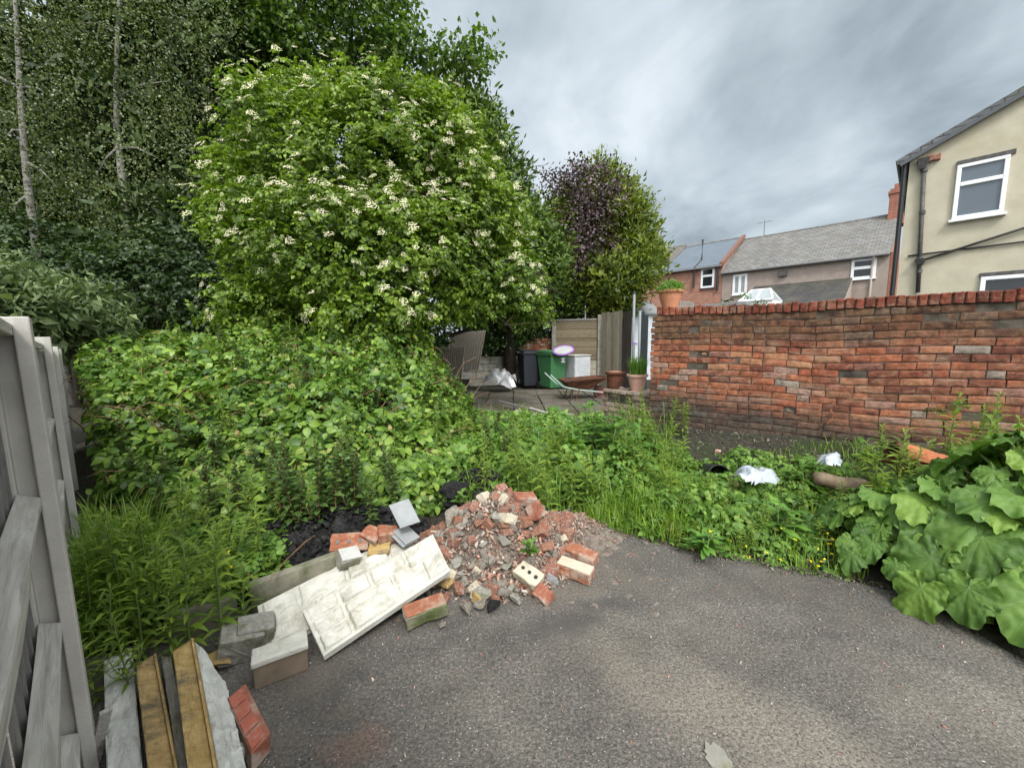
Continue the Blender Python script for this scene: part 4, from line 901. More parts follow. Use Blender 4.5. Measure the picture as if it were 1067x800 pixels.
# wheelbarrow
c = G(603, 416, .0); e = empty('wheelbarrow', c, 'rusty wheelbarrow with pale handles in front of the bins', 'wheelbarrow', rz=.15)
def CB(name, mb, m, bev=0, par=None, sol=0):
    o = mb.build(name, m, bevel=bev); o.parent = par or e
    if sol: md = o.modifiers.new('s','SOLIDIFY'); md.thickness = sol
    return o
mb = MB(); bt = [(-.2,-.16,.26),(.2,-.16,.26),(.2,.16,.26),(-.2,.16,.26)]; tp = [(-.42,-.31,.46),(.58,-.3,.52),(.58,.3,.52),(-.42,.31,.46)]
mb.add(bt+tp, [(0,1,2,3),(0,4,5,1),(1,5,6,2),(2,6,7,3),(3,7,4,0)]); CB('tray', mb, M_rust, sol=.008)
mb = MB(); mb.tube(tp+[tp[0]], .012, 6); CB('tray_rim', mb, M_rust)
mb = MB(); mb.add([(-.38,-.26,.43),(.5,-.26,.47),(.5,.26,.47),(-.38,.26,.43)], [(0,1,2,3)]); CB('load', mb, M_soil)
for y in (-.22,.22):
    mb = MB(); mb.tube([(.55,y*.4,.16),(-.1,y,.26),(-.45,y*1.2,.34),(-.75,y*1.3,.62)], .014, 8); h_ = CB('handle', mb, plain('pale_green_tube', (.4,.5,.46), .5)); mb = MB(); mb.tube([(-.2,y*1.05,.27),(-.28,y*1.1,.0),(-.16,y*1.1,.0),(-.06,y,.27)], .012, 6); CB('leg', mb, M_rust)
mb = MB(); mb.tube([(.52,-.035,.16),(.52,.035,.16)], .16, 22); wh = CB('wheel', mb, plain('red_rubber', (.09,.04,.035), .7, var=.3), .01)
mb = MB(); mb.tube([(.52,-.045,.16),(.52,.045,.16)], .07, 16); CB('hub', mb, plain('red_paint', (.2,.03,.03), .6), par=wh)
# silver sheet
M_silver = plain('silver_sheet', (.33,.33,.33), .38, .6, .25, var=.15)
c = G(521, 408, .0); crumple('silver_sheet', (c.x, c.y, .12), .5, .38, .42, M_silver, 'crumpled silver grey plastic sheet heaped on the patio', 'plastic sheet', 12, .34, 13, .3, .45)
c = G(533, 395, 0); crumple('silver_sheet', (c.x+.05, c.y, .12), .3, .25, .62, M_silver, 'tall peaked fold of silver sheet left of the black bin', 'plastic sheet', 15, .3, 9, 0, .45)
# planks and debris on the patio
for k, (pa, pb, m, lab) in enumerate((((552,425),(585,435),M_whitestone,'white plank lying among the weeds before the patio'), ((520,418),(560,428),M_greywood,'dark board lying on the patio edge'), ((575,430),(600,441),M_greyconc,'grey plank lying across the patio edge'))):
    a, b = G(*pa, .12), G(*pb, .14); mb = MB(); mb.box((a+b)/2, ((b-a).length, .1, .03), (b-a).normalized()); tag(mb.build('plank', m, loc=(a+b)/2, bevel=.004), lab, 'plank')
for k, (px, py) in enumerate(((560,434), (540,430), (592,433), (570,441))):
    o = link_mesh('stone', chunk_mesh('stone', M_rubgrey, 1, .05, seed=70+k, sz=.4), None, None, G(px, py, .08)); o.scale = (.3,)*3; tag(o, 'flat pale rubble stone among weeds at the patio edge', 'stone', 'rubble stones at the patio edge')
# ------------------------------------------------------------------ things along the foot of the wall
c = G(750, 495, .13); e = empty('black_pipe', c, 'open end of a black plastic pipe in the weeds before the wall', 'pipe'); ax = Vector((.2,1,-.3)).normalized(); mb = MB()
side = ax.cross(Vector((0,0,1))).normalized(); up_ = side.cross(ax); R_ = .1; seg = 28; vs = []
for t, rr in ((0,R_),(.4,R_),(.4,R_*.93),(0,R_*.93)):
    vs += [c+ax*t+(side*math.cos(2*PI*k/seg)+up_*math.sin(2*PI*k/seg))*rr for k in range(seg)]
mb.add(vs, [(i*seg+k, i*seg+(k+1)%seg, ((i+1)%4)*seg+(k+1)%seg, ((i+1)%4)*seg+k) for i in range(4) for k in range(seg)]); mb.add([c+ax*.39+(side*math.cos(2*PI*k/seg)+up_*math.sin(2*PI*k/seg))*R_*.93 for k in range(seg)], [tuple(range(seg))])
mb.build('pipe_wall', M_dark, e)
M_plastic = plain('pale_plastic_film', (.36,.4,.44), .35, .5, var=.12)
c = G(786, 502, .22); crumple('plastic_bag', (c.x,c.y,.24), .2, .13, .1, M_plastic, 'crumpled pale blue plastic bag in the weeds, larger of two', 'plastic bag', 21, .1, 15, .2, .9)
c = G(864, 490, .3); crumple('plastic_bag', (c.x,c.y,.35), .11, .09, .1, M_plastic, 'small pale plastic scrap on the log beside the rusty drum', 'plastic bag', 23, .08, 11, .6, 1.2)
a, b = G(848, 499, .3), G(905, 508, .28); mb = MB(); pts_ = [a.lerp(b, t)+Vector((0,0,.01*math.sin(t*9))) for t in np.linspace(0,1,7)]; mb.tube(pts_, [.05,.058,.055,.06,.056,.055,.05], 12)
tag(mb.build('log', mottled('split_log', (.1,.07,.045), (.22,.17,.11), 20, stretch=(1,1,1)), loc=a, smooth=True), 'brown rotting log lying in the weeds before the wall', 'log')
# rusty torn drum: an open curved shell, dark inside
A = D(930, 500, 3.0); A = G(926, 480, .46); e = empty('rusty_drum', A, 'torn rusty metal drum lying open at the foot of the brick wall', 'rusty drum')
ax = Vector((.72,-.42,-.2)).normalized(); sd = Vector((.35,.9,0)); sd = (sd-ax*sd.dot(ax)).normalized(); up_ = ax.cross(sd); up_ = up_ if up_.z > 0 else -up_
def shell(a0, a1, l0, l1, R_, m, name, seed, n=40, k2=16):
    vs = []; 
    for j in range(k2+1):
        for i in range(n+1):
            a = a0+(a1-a0)*i/n; t = j/k2; lo = l0+.03*noise.noise(Vector((i*.4, seed, 0))); hi = l1+.1*noise.noise(Vector((i*.35, seed, 5))); p = A+ax*(lo+(hi-lo)*t)+(sd*math.cos(a)+up_*math.sin(a))*(R_*1.3*(1-.12*t)+.012*noise.noise(Vector((i*.3,j*.3,seed)))); vs.append(tuple(p))
    ii = (np.arange(k2)[:,None]*(n+1)+np.arange(n)[None]).ravel(); o = npmesh(name, np.array(vs), np.stack([ii, ii+1, ii+n+2, ii+n+1], 1), m, e); md = o.modifiers.new('s','SOLIDIFY'); md.thickness = .006; return o
shell(-.3, 3.6, .0, .3, .12, M_rust, 'drum_shell', 2); shell(.4, 2.6, .04, .46, .128, M_rustbright, 'torn_sheet', 5)
o = tag(link_mesh('pink_stone', chunk_mesh('pink_stone', M_palepink, 2, .05, seed=51), None, None, G(748,470,.33)), 'small pink stone on the dark soil at the foot of the wall', 'stone'); o.scale = (.07,)*3
# bent wire on the wall face
s_, z_ = V(862, 433, WP+WN*.02, WD); mb = MB(); P_ = WP+WN*.025+WD*s_; mb.tube([P_+WD*.02+Vector((0,0,z_+.07)), P_+WD*.05+Vector((0,0,z_+.02)), P_+WD*.04+Vector((0,0,z_-.04)), P_+Vector((0,0,z_-.09))], .006, 6)
tag(mb.build('rusty_wire', M_rustbright, loc=P_+Vector((0,0,z_))), 'short bent rusty wire hanging on the face of the brick wall', 'wire')
# ------------------------------------------------------------------ cream house
g_ = Vector((.69,-.724,0)).normalized(); pn_ = Vector((-g_.y, g_.x, 0)); C0 = Vector((D(945,200,8.8).x, 8.8, 0))
def VV(px, py): return V(px, py, C0, g_)
def HP(s, z, o=0): return C0+g_*s-pn_*o+Vector((0,0,z))       # o: towards the viewer
s0, zE = VV(948, 166); s1_, z1_ = VV(1067, 97); pitch = (z1_-zE)/(s1_-s0); half = 3.9; zR = zE+pitch*half
ch = empty('cream_house', C0, 'cream rendered two storey gabled house behind the brick wall on the right', 'house')
mb = MB(); mb.prism([HP(0,0), HP(2*half,0), HP(2*half,zE), HP(half,zR), HP(0,zE)], pn_*9); mb.build('wall', M_cream_render, ch)
def slope(name, house, P, n_out, m, th=.12):
    mb = MB(); mb.prism(P, n_out*th); o = mb.build(name, m, house); bm = bmesh.new(); bm.from_mesh(o.data); bmesh.ops.recalc_face_normals(bm, faces=bm.faces[:]); bm.to_mesh(o.data); bm.free(); return o
def tiles(name, c1, c2, row=.25, colw=.3, dr=(1,0,0), moss=(.1,.1,.06)):
    m, nt, b = mat(name); tc = nt.nodes.new('ShaderNodeTexCoord'); dv_ = nt.nodes.new('ShaderNodeVectorMath'); dv_.operation = 'DOT_PRODUCT'; L(nt, tc.outputs['Object'], dv_.inputs[0]); dv_.inputs[1].default_value = dr
    sp = nt.nodes.new('ShaderNodeSeparateXYZ'); L(nt, tc.outputs['Object'], sp.inputs[0]); cb_ = nt.nodes.new('ShaderNodeCombineXYZ'); L(nt, dv_.outputs['Value'], cb_.inputs[0]); L(nt, sp.outputs[2], cb_.inputs[1])
    br = nt.nodes.new('ShaderNodeTexBrick'); L(nt, cb_.outputs[0], br.inputs['Vector']); br.inputs['Scale'].default_value = 1; br.inputs['Brick Width'].default_value = colw; br.inputs['Row Height'].default_value = row; br.inputs['Mortar Size'].default_value = .012; br.inputs['Color1'].default_value = (*c1,1); br.inputs['Color2'].default_value = (*c2,1); br.inputs['Mortar'].default_value = (*[x*.35 for x in c1],1)
    cc = objco(nt); n = noise_n(nt, cc, 1.2, 7, .7); col = mix(nt, ramp(nt, n.outputs[0], [(.45,(0,0,0)),(.7,(.6,.6,.6))]).outputs[0], br.outputs[0], moss)
    L(nt, col, b.inputs['Base Color']); b.inputs['Roughness'].default_value = .75; bump(nt, b, br.outputs['Fac'], -.6, .02); return m
M_roofdark = tiles('dark_slate_tiles', (.1,.105,.11), (.14,.145,.15), .1, .3, tuple(g_))
ov = .12
nL = (Vector((0,0,1)) - g_*pitch).normalized()
slope('roof', ch, [HP(-.18,zE-.18*pitch,ov), HP(half,zR,ov), HP(half,zR,-9.1), HP(-.18,zE-.18*pitch,-9.1)], nL, M_roofdark, .09)
slope('roof', ch, [HP(half,zR,ov), HP(2*half+.18,zE-.18*pitch,ov), HP(2*half+.18,zE-.18*pitch,-9.1), HP(half,zR,-9.1)], (Vector((0,0,1))+g_*pitch).normalized(), M_roofdark, .09)
slope('bargeboard', ch, [HP(-.16,zE-.16*pitch-.0,ov-.03), HP(half,zR,ov-.03), HP(half,zR,ov), HP(-.16,zE-.16*pitch,ov)], -nL, plain('grey_bargeboard', (.09,.1,.11), .6), .07)
def window(house, P, dr, nr, s0, s1, z0, z1, fm, gm, transom=None, mull=None, fw=.06, dep=.05, name='window', sill=True, sillm=None):
    # P origin, dr run, nr towards the viewer
    pt = lambda s, z, o: P+dr*s+nr*o+Vector((0,0,z)); mb = MB()
    def bar(a, b, c, d): mb.prism([pt(a,c,.0), pt(b,c,.0), pt(b,d,.0), pt(a,d,.0)], nr*dep)
    bar(s0, s1, z0, z0+fw); bar(s0, s1, z1-fw, z1); bar(s0, s0+fw, z0+fw, z1-fw); bar(s1-fw, s1, z0+fw, z1-fw)
    if transom: zt_ = z0+(z1-z0)*transom; bar(s0+fw, s1-fw, zt_-fw*.6, zt_+fw*.6)
    if mull:
        for t in mull: sm = s0+(s1-s0)*t; bar(sm-fw*.6, sm+fw*.6, z0+fw, z1-fw) if not transom else bar(sm-fw*.6, sm+fw*.6, z0+fw, z0+(z1-z0)*transom-fw*.6)
    w_ = mb.build('window', fm, house, bevel=.008); bm = bmesh.new(); bm.from_mesh(w_.data); bmesh.ops.recalc_face_normals(bm, faces=bm.faces[:]); bm.to_mesh(w_.data); bm.free()
    mb = MB(); mb.prism([pt(s0+.01,z0+.01,.004), pt(s1-.01,z0+.01,.004), pt(s1-.01,z1-.01,.004), pt(s0+.01,z1-.01,.004)], nr*.012); mb.build('pane', gm, w_)
    if sill: mb = MB(); mb.prism([pt(s0-.04,z0-.05,-.0), pt(s1+.04,z0-.05,0), pt(s1+.04,z0-.003,0), pt(s0-.04,z0-.003,0)], nr*(dep+.05)); mb.build('sill', sillm or fm, w_, bevel=.006)
    return w_
a = VV(991, 230); b = VV(1053, 163); window(ch, C0, g_, -pn_, a[0], b[0], a[1], (VV(992,173)[1]+b[1])/2, M_white_pvc, M_glass, .64, None, .065, sillm=M_white_pvc)
zt_ = (VV(992,173)[1]+b[1])/2; mb = MB(); mb.prism([HP(a[0]-.01,zt_+.005,0), HP(b[0]+.06,zt_+.005,0), HP(b[0]+.06,zt_+.085,0), HP(a[0]-.01,zt_+.085,0)], -pn_*.035); mb.build('lintel', M_pipe, ch)
a = VV(1021, 296); b2 = VV(1022, 289)[1]; window(ch, C0, g_, -pn_, a[0], a[0]+1.7, b2-1.1, b2, M_white_pvc, M_dglass, None, (.5,), .07)
mb = MB(); mb.prism([HP(a[0]-.02,b2+.004,0), HP(a[0]+1.75,b2+.004,0), HP(a[0]+1.75,b2+.08,0), HP(a[0]-.02,b2+.08,0)], -pn_*.03); mb.build('lintel', M_pipe, ch)
def pipe_px(pts_, rad, name='pipe', m=M_pipe, o=.05):
    mb = MB(); q = [HP(*VV(*p), o) for p in pts_]; mb.tube(q, rad, 10)
    for p_ in q[1:-1]: pass
    return mb.build(name, m, ch, smooth=True)
pp = pipe_px([(963,178),(956.5,305)], .035, 'downpipe')
mb = MB()
for y in (178, 222, 270, 283):
    q = HP(*VV(963.5-(y-178)*.052, y), .05); mb.tube([q-Vector((0,0,.035)), q+Vector((0,0,.035))], .05, 10)
mb.build('pipe_collar', M_pipe, ch)
q = HP(*VV(962, 172), .06); mb = MB(); mb.add([q+g_*x*.09*t+(-pn_)*y*.09*t+Vector((0,0,z)) for z, t in ((-.1,.5),(.1,1.1)) for y in (-1,1) for x in (-1,1)], [(0,1,3,2),(4,6,7,5),(0,4,5,1),(1,5,7,3),(3,7,6,2),(2,6,4,0)]); mb.build('hopper', M_pipe, ch)
q = HP(*VV(959, 273), .06); mb = MB(); mb.add([q+g_*x*.08*t+(-pn_)*y*.08*t+Vector((0,0,z)) for z, t in ((-.07,.5),(.05,1.1)) for y in (-1,1) for x in (-1,1)], [(0,1,3,2),(4,6,7,5),(0,4,5,1),(1,5,7,3),(3,7,6,2),(2,6,4,0)]); mb.build('hopper', M_pipe, ch)
pipe_px([(960,272),(1067,238),(1110,224)], .024, 'waste_pipe'); pipe_px([(946,267),(1010,259),(1067,252),(1110,247)], .016, 'cable', M_dark, .03)
q = HP(*VV(973, 165), .03); mb = MB(); mb.box(q, (.2,.1,.12), g_, pn_, (0,0,1)); mb.build('corbel', M_redfrag, ch, bevel=.01)
mb = MB(); mb.tube([HP(-.1,zE-.02,.1), HP(-.1,zE-.02,-9)], .06, 10); mb.build('gutter', M_dark, ch)
mb = MB(); mb.tube([HP(-.07,zE-.1,.0), HP(-.07,0,.0)], .045, 10); mb.build('downpipe', M_dark, ch)
# ------------------------------------------------------------------ terrace behind
T0 = Vector((18.5, 19.0, 0)); td = Vector((-5.3,5.5,0)).normalized(); tn = Vector((td.y, -td.x, 0)); tn = tn if tn.y > 0 else -tn     # tn away from the viewer
def TV(px, py, off=0): return V(px, py, T0+tn*off, td)
def TP(s, z, o=0): return T0+td*s+tn*o+Vector((0,0,z))
def terrace(name, pxa, pxb, pea, peb, label, wallm, roofm, depth=7.5, rise=2.4, hz=None, extra=0):
    sa, za = TV(pxa, pea); sb, zb = TV(pxb, peb); ze = (za+zb)/2 if hz is None else hz; h = empty(name, TP(sa,0), label, 'house'); rz_ = ze+rise; d = depth
    mb = MB(); mb.prism([TP(sa,0), TP(sa,ze), TP(sa,rz_,d/2), TP(sa,ze,d), TP(sa,0,d)], td*(sb-sa)); o = mb.build('wall', wallm, h); bm = bmesh.new(); bm.from_mesh(o.data); bmesh.ops.recalc_face_normals(bm, faces=bm.faces[:]); bm.to_mesh(o.data); bm.free()
    k = rise/(d/2); n1_ = (Vector((0,0,1))-tn*k).normalized(); n2_ = (Vector((0,0,1))+tn*k).normalized()
    slope('roof', h, [TP(sa-.05,ze-.2*k+.0,-.2), TP(sb+.02,ze-.2*k,-.2), TP(sb+.02,rz_,d/2), TP(sa-.05,rz_,d/2)], n1_, roofm, .1)
    slope('roof', h, [TP(sa-.05,ze-.2*k,d+.2), TP(sb+.02,ze-.2*k,d+.2), TP(sb+.02,rz_,d/2), TP(sa-.05,rz_,d/2)], n2_, roofm, .1)
    mb = MB(); mb.tube([TP(sa-.05,rz_+.1,d/2), TP(sb+.02,rz_+.1,d/2)], .1, 8); mb.build('ridge', mottled('ridge_tile', (.13,.13,.13), (.22,.22,.21), 5), h)
    mb = MB(); mb.tube([TP(sa,ze-.1,-.22), TP(sb,ze-.1,-.22)], .06, 8); mb.build('gutter', plain('grey_gutter', (.2,.2,.2)), h)
    return h, sa, sb, ze, rz_
tdt = tuple(td)
M_greytile = tiles('weathered_grey_tiles', (.12,.118,.112), (.2,.195,.185), .12, .3, tdt, (.14,.12,.09)); M_blueslate = tiles('new_blue_slate', (.12,.15,.185), (.14,.17,.205), .1, .3, tdt, (.12,.15,.18))
ph, sa, sb, ze, zr = terrace('pink_house', 928, 753, 262, 284, 'pink pebbledashed terrace house with a weathered grey tile roof', M_pink, M_greytile)
zw = lambda px, py: TV(px, py)
def twin(house, x0, x1, y0l, y1l, **k):
    a = TV(x0, y1l); b = TV(x1, y0l); s_0, s_1 = sorted((a[0], b[0])); z_1 = TV((x0+x1)/2, y0l)[1]; z_0 = TV((x0+x1)/2, y1l)[1]
    return window(house, T0, td, -tn, s_0, s_1, z_0, z_1, M_white_pvc, **k)
twin(ph, 886, 914, 269.5, 290.5, gm=M_dglass, transom=.55, fw=.12)
twin(ph, 763, 779, 286, 307, gm=M_curtain, mull=(.5,), fw=.12)
s_, z_ = TV(816, 285); mb = MB(); mb.box(TP(s_, z_, -.08), (.4,.16,.3), td, tn, (0,0,1)); mb.build('vent_box', M_pipe, ph)
s_, z_ = TV(920, 265); mb = MB(); mb.tube([TP(sa+.55, ze-.1, -.22), TP(sa+.6, ze-.5, -.05), TP(sa+.6, 1.5, -.05)], .05, 8); mb.build('downpipe', plain('beige_pipe', (.42,.38,.33)), ph)
# its brick gable end and chimney
mb = MB(); mb.prism([TP(sa-.12,0,.0), TP(sa-.12,ze,.0), TP(sa-.12,zr,3.75), TP(sa-.12,ze,7.5), TP(sa-.12,0,7.5)], td*.11); o = mb.build('gable_wall', bricks('gable_brick', [(0,(.26,.1,.06)),(1,(.3,.13,.08))], False), ph)
def chimney(house, s, o, zb, h, w_=.9, d_=.55, pots=0, m=None):
    mb = MB(); mb.box(TP(s, zb+h/2, o), (w_,d_,h), td, tn, (0,0,1)); mb.box(TP(s, zb+h-.18, o), (w_+.12,d_+.12,.12), td, tn, (0,0,1)); mb.box(TP(s, zb+h+.12, o), (w_-.3,d_-.1,.24), td, tn, (0,0,1)); c = mb.build('chimney', m or M_chimbrick, house); return c
def brick_far(name, c1, c2, mo, dr, sc=1.0):
    m, nt, b = mat(name); tc = nt.nodes.new('ShaderNodeTexCoord'); dv_ = nt.nodes.new('ShaderNodeVectorMath'); dv_.operation = 'DOT_PRODUCT'; L(nt, tc.outputs['Object'], dv_.inputs[0]); dv_.inputs[1].default_value = dr
    sp = nt.nodes.new('ShaderNodeSeparateXYZ'); L(nt, tc.outputs['Object'], sp.inputs[0]); cb_ = nt.nodes.new('ShaderNodeCombineXYZ'); L(nt, dv_.outputs['Value'], cb_.inputs[0]); L(nt, sp.outputs[2], cb_.inputs[1])
    br = nt.nodes.new('ShaderNodeTexBrick'); L(nt, cb_.outputs[0], br.inputs['Vector']); br.inputs['Scale'].default_value = 1; br.inputs['Brick Width'].default_value = .225*sc; br.inputs['Row Height'].default_value = .075*sc; br.inputs['Mortar Size'].default_value = .01; br.inputs['Color1'].default_value = (*c1,1); br.inputs['Color2'].default_value = (*c2,1); br.inputs['Mortar'].default_value = (*mo,1)
    n = noise_n(nt, objco(nt), 3, 7, .7); L(nt, mix(nt, .5, br.outputs[0], ramp(nt, n.outputs[0], [(.3,(.3,.3,.3)),(.7,(.7,.7,.7))]).outputs[0], 'OVERLAY'), b.inputs['Base Color']); b.inputs['Roughness'].default_value = .9; return m
M_chimbrick = brick_far('chimney_brick', (.34,.095,.05), (.24,.07,.04), (.24,.18,.14), tuple((td+tn).normalized())); M_farbrick = brick_far('far_red_brick', (.3,.1,.06), (.42,.18,.11), (.3,.24,.2), tdt)
chimney(ph, sa+.0, 3.75, zr-.5, 1.85, .8, 1.0)
sd_ = sb
rh, ra, rb_, rze, rzr = terrace('red_brick_house', 753, 690, 275, 284, 'red brick terrace house with a smooth blue slate roof and black pipe', M_farbrick, M_blueslate, rise=2.1)
twin(rh, 730, 745, 279, 300, gm=M_dglass, transom=.6, fw=.12, sillm=M_pipe)
for px_, y0, y1, r_, nm in ((725, 260, 300, .06, 'downpipe'), (749, 278, 303, .07, 'downpipe')):
    a, b = TV(px_, y0), TV(px_, y1); off = -.12
    if nm == 'downpipe': mb = MB(); mb.tube([TP(a[0], min(a[1], rze-.1), off), TP(a[0], b[1], off)], r_, 8); mb.build(nm, M_dark, rh)
M_ridgebrick = mottled('dull_brick', (.13,.065,.05), (.22,.12,.09), 9, .9)
s_ = TV(725, 283)[0]; mb = MB(); mb.tube([TP(s_, rze-.05, -.25), TP(s_, rze+.1+.9*2.1/3.75, .9), TP(s_, rze+1.9, .95)], .06, 8); mb.build('soil_pipe', M_dark, rh)
mb = MB(); k = 2.1/3.75; mb.prism([TP(ra-.12, rze-.15, -.25), TP(ra-.12, rzr+.05, 3.75), TP(ra-.12, rzr+.28, 3.75), TP(ra-.12, rze+.1, -.25)], td*.2); mb.build('verge', M_ridgebrick, rh)
oh, *_ = terrace('old_terrace_house', 690, 660, 284, 289, 'farther terrace house with a brown grey roof, mostly behind the golden conifer', M_farbrick, tiles('brown_tiles', (.12,.11,.1), (.17,.15,.13), .12, .3, tdt), rise=2.3)
mb = MB(); q = TP(ra-1.2, zr+.15, 3.75); e = empty('tv_aerial', q, 'small aerial on the ridge of the pink house', 'aerial'); mb.tube([q, q+Vector((0,0,1))], .03, 6); mb.build('mast', M_grey_metal, e); mb = MB(); mb.tube([q+Vector((-.5,0,.8)), q+Vector((.5,0,.95))], .02, 5); mb.tube([q+Vector((-.3,-.2,.8)), q+Vector((-.3,.2,.85))], .015, 5); mb.tube([q+Vector((.2,-.2,.88)), q+Vector((.2,.2,.93))], .015, 5); mb.build('antenna', M_grey_metal, e)
# rear extension with a lean-to roof
def XP(px, py, o): s, z = TV(px, py, o); return TP(s, z, o)
E = -3.0; e = empty('rear_extension', XP(890,300,E)*1.0, 'low rear extension with a dark tiled lean-to roof behind the wall', 'extension'); e.location.z = 0
r0 = XP(888, 291.5, -.05); sA, zA = TV(888, 291.5, -.05); sB = TV(786, 303, -.05)[0]; zB = zA
v0, v1 = XP(858, 314, E).z, 0
mb = MB(); pr_ = [TP(sA, zA, -.05), TP(sA+.0, v0-.25, E), TP(sB, v0-.25, E), TP(sB, zA, -.05)]
o = slope('roof', e, pr_, Vector((0,0,1)), tiles('dark_pantiles', (.035,.033,.033), (.06,.055,.052), .1, .22, tdt), .1)
mb = MB(); mb.prism([TP(sA-.02,0,-.1), TP(sA-.02,zA,-.1), TP(sA-.02,v0-.25,E), TP(sA-.02,0,E)], td*.1); mb.prism([TP(sA,0,E), TP(sB,0,E), TP(sB,v0-.27,E), TP(sA,v0-.27,E)], tn*.1); mb.build('wall', M_pink, e)
# glazed conservatory roof
c0 = XP(793, 302, -4.0); e = empty('conservatory', (c0.x,c0.y,0), 'small white framed conservatory with a pale glass roof', 'conservatory'); w1 = .62; hz = c0.z; c0.z -= .12
ap = c0+Vector((0,0,.12)); cor = [c0+td*x*w1*1.15+tn*y*.9-Vector((0,0,.45)) for x, y in ((-1,-1),(1,-1),(1,1),(-1,1))]
mb = MB(); r1, r2 = ap-td*.4, ap+td*.4; mb.add([cor[0],cor[1],cor[2],cor[3],r1,r2], [(0,1,5,4),(1,2,5),(2,3,4,5),(3,0,4)]); mb.build('roof', plain('frosted_glazing', (.3,.34,.35), .3, .6), e)
mb = MB()
for p, q in ((cor[0],r1),(cor[1],r2),(cor[2],r2),(cor[3],r1),(r1,r2),(cor[0],cor[1]),(cor[0].lerp(cor[1],.5),r1.lerp(r2,.5))): mb.tube([p,q], .05, 6)
mb.build('glazing_bars', M_white_pvc, e); mb = MB(); mb.prism(cor, (0,0,-(cor[0].z))); mb.build('walls', M_white_pvc, e)
# flat roofed shed / railing behind the pot
c0 = XP(742, 316, -6); e = empty('flat_roof_shed', (c0.x,c0.y,0), 'grey flat roofed outbuilding just above the wall coping', 'shed'); mb = MB(); mb.box(c0+Vector((0,0,-.15)), (3.4,1.6,.14), td, tn, (0,0,1)); mb.build('roof', M_slate, e); mb = MB(); mb.box(Vector((c0.x,c0.y,(c0.z-.2)/2)), (3.2,1.5,c0.z-.2), td, tn, (0,0,1)); mb.build('walls', M_farbrick, e)
a, b = XP(722, 316, -9), XP(702, 313, -9); e = empty('trellis', (a.x,a.y,0), 'pale slatted trellis behind the terracotta pot', 'trellis'); mb = MB(); 
for t in np.linspace(0,1,9): p = a.lerp(b, t); mb.box(Vector((p.x,p.y,p.z/2)), (.05,.04,p.z), td, tn)
mb.box((a+b)/2, ((b-a).length,.05,.06), (b-a).normalized()); mb.build('slats', plain('pale_trellis', (.36,.36,.33)), e)
c0 = D(668, 318, 13.0); e = empty('white_shed', (c0.x,c0.y,0), 'pale blue grey outbuilding behind the left end of the brick wall', 'shed'); mb = MB(); mb.box(Vector((c0.x,c0.y+.4,1.1)), (1.1,.9,2.2)); mb.build('walls', plain('pale_blue_paint', (.5,.55,.58), .7), e); mb = MB(); mb.prism([(c0.x-.65,c0.y-.15,2.15),(c0.x+.65,c0.y-.15,2.15),(c0.x+.65,c0.y+1,2.6),(c0.x-.65,c0.y+1,2.6)], (0,0,.06)); mb.build('roof', M_slate, e)
c0 = D(654, 322, 14.2); e = empty('garden_wall', (c0.x,c0.y,0), 'patch of far orange red brick garden wall above the dark boards', 'wall'); mb = MB(); mb.box(Vector((c0.x,c0.y,1.25)), (1.6,.22,2.5)); mb.build('brickwork', brick_far('far_orange_brick', (.42,.17,.09), (.36,.14,.08), (.3,.22,.17), (1,0,0)), e)
# ------------------------------------------------------------------ vegetation
T0_, T1_, T2_ = leaf_t(.34,.1,.18,0), leaf_t(.3,.1,.2,1), leaf_t(.33,.09,.2,2)
TL1, TL2 = leaf_t(.13,.05,.3,1), leaf_t(.12,.05,.35,2)
M_elder = leaf_mat('elder_leaf', (.03,.065,.008), (.105,.175,.018), (.24,.34,.04), .38, .45, .9)
M_bramble = leaf_mat('bramble_leaf', (.03,.075,.012), (.09,.175,.024), (.215,.325,.045), .3, .42, 1.4, (.3,.3,.1))
M_weed = leaf_mat('willowherb_leaf', (.1,.17,.03), (.19,.28,.045), (.31,.42,.06), .45, .5, 2)
M_weeddark = leaf_mat('nettle_leaf', (.045,.09,.025), (.08,.145,.035), (.13,.21,.05), .3, .5, 2)
M_grass = leaf_mat('grass_blade', (.1,.18,.02), (.18,.3,.035), (.3,.43,.07), .45, .5, 3, (.36,.33,.14))
M_cover = leaf_mat('low_weed_leaf', (.045,.11,.02), (.1,.2,.03), (.19,.32,.05), .35, .5, 3, (.32,.3,.1))
M_big = leaf_mat('butterbur_leaf', (.04,.095,.016), (.1,.2,.03), (.2,.32,.05), .35, .6, 6, None, .45, 30)
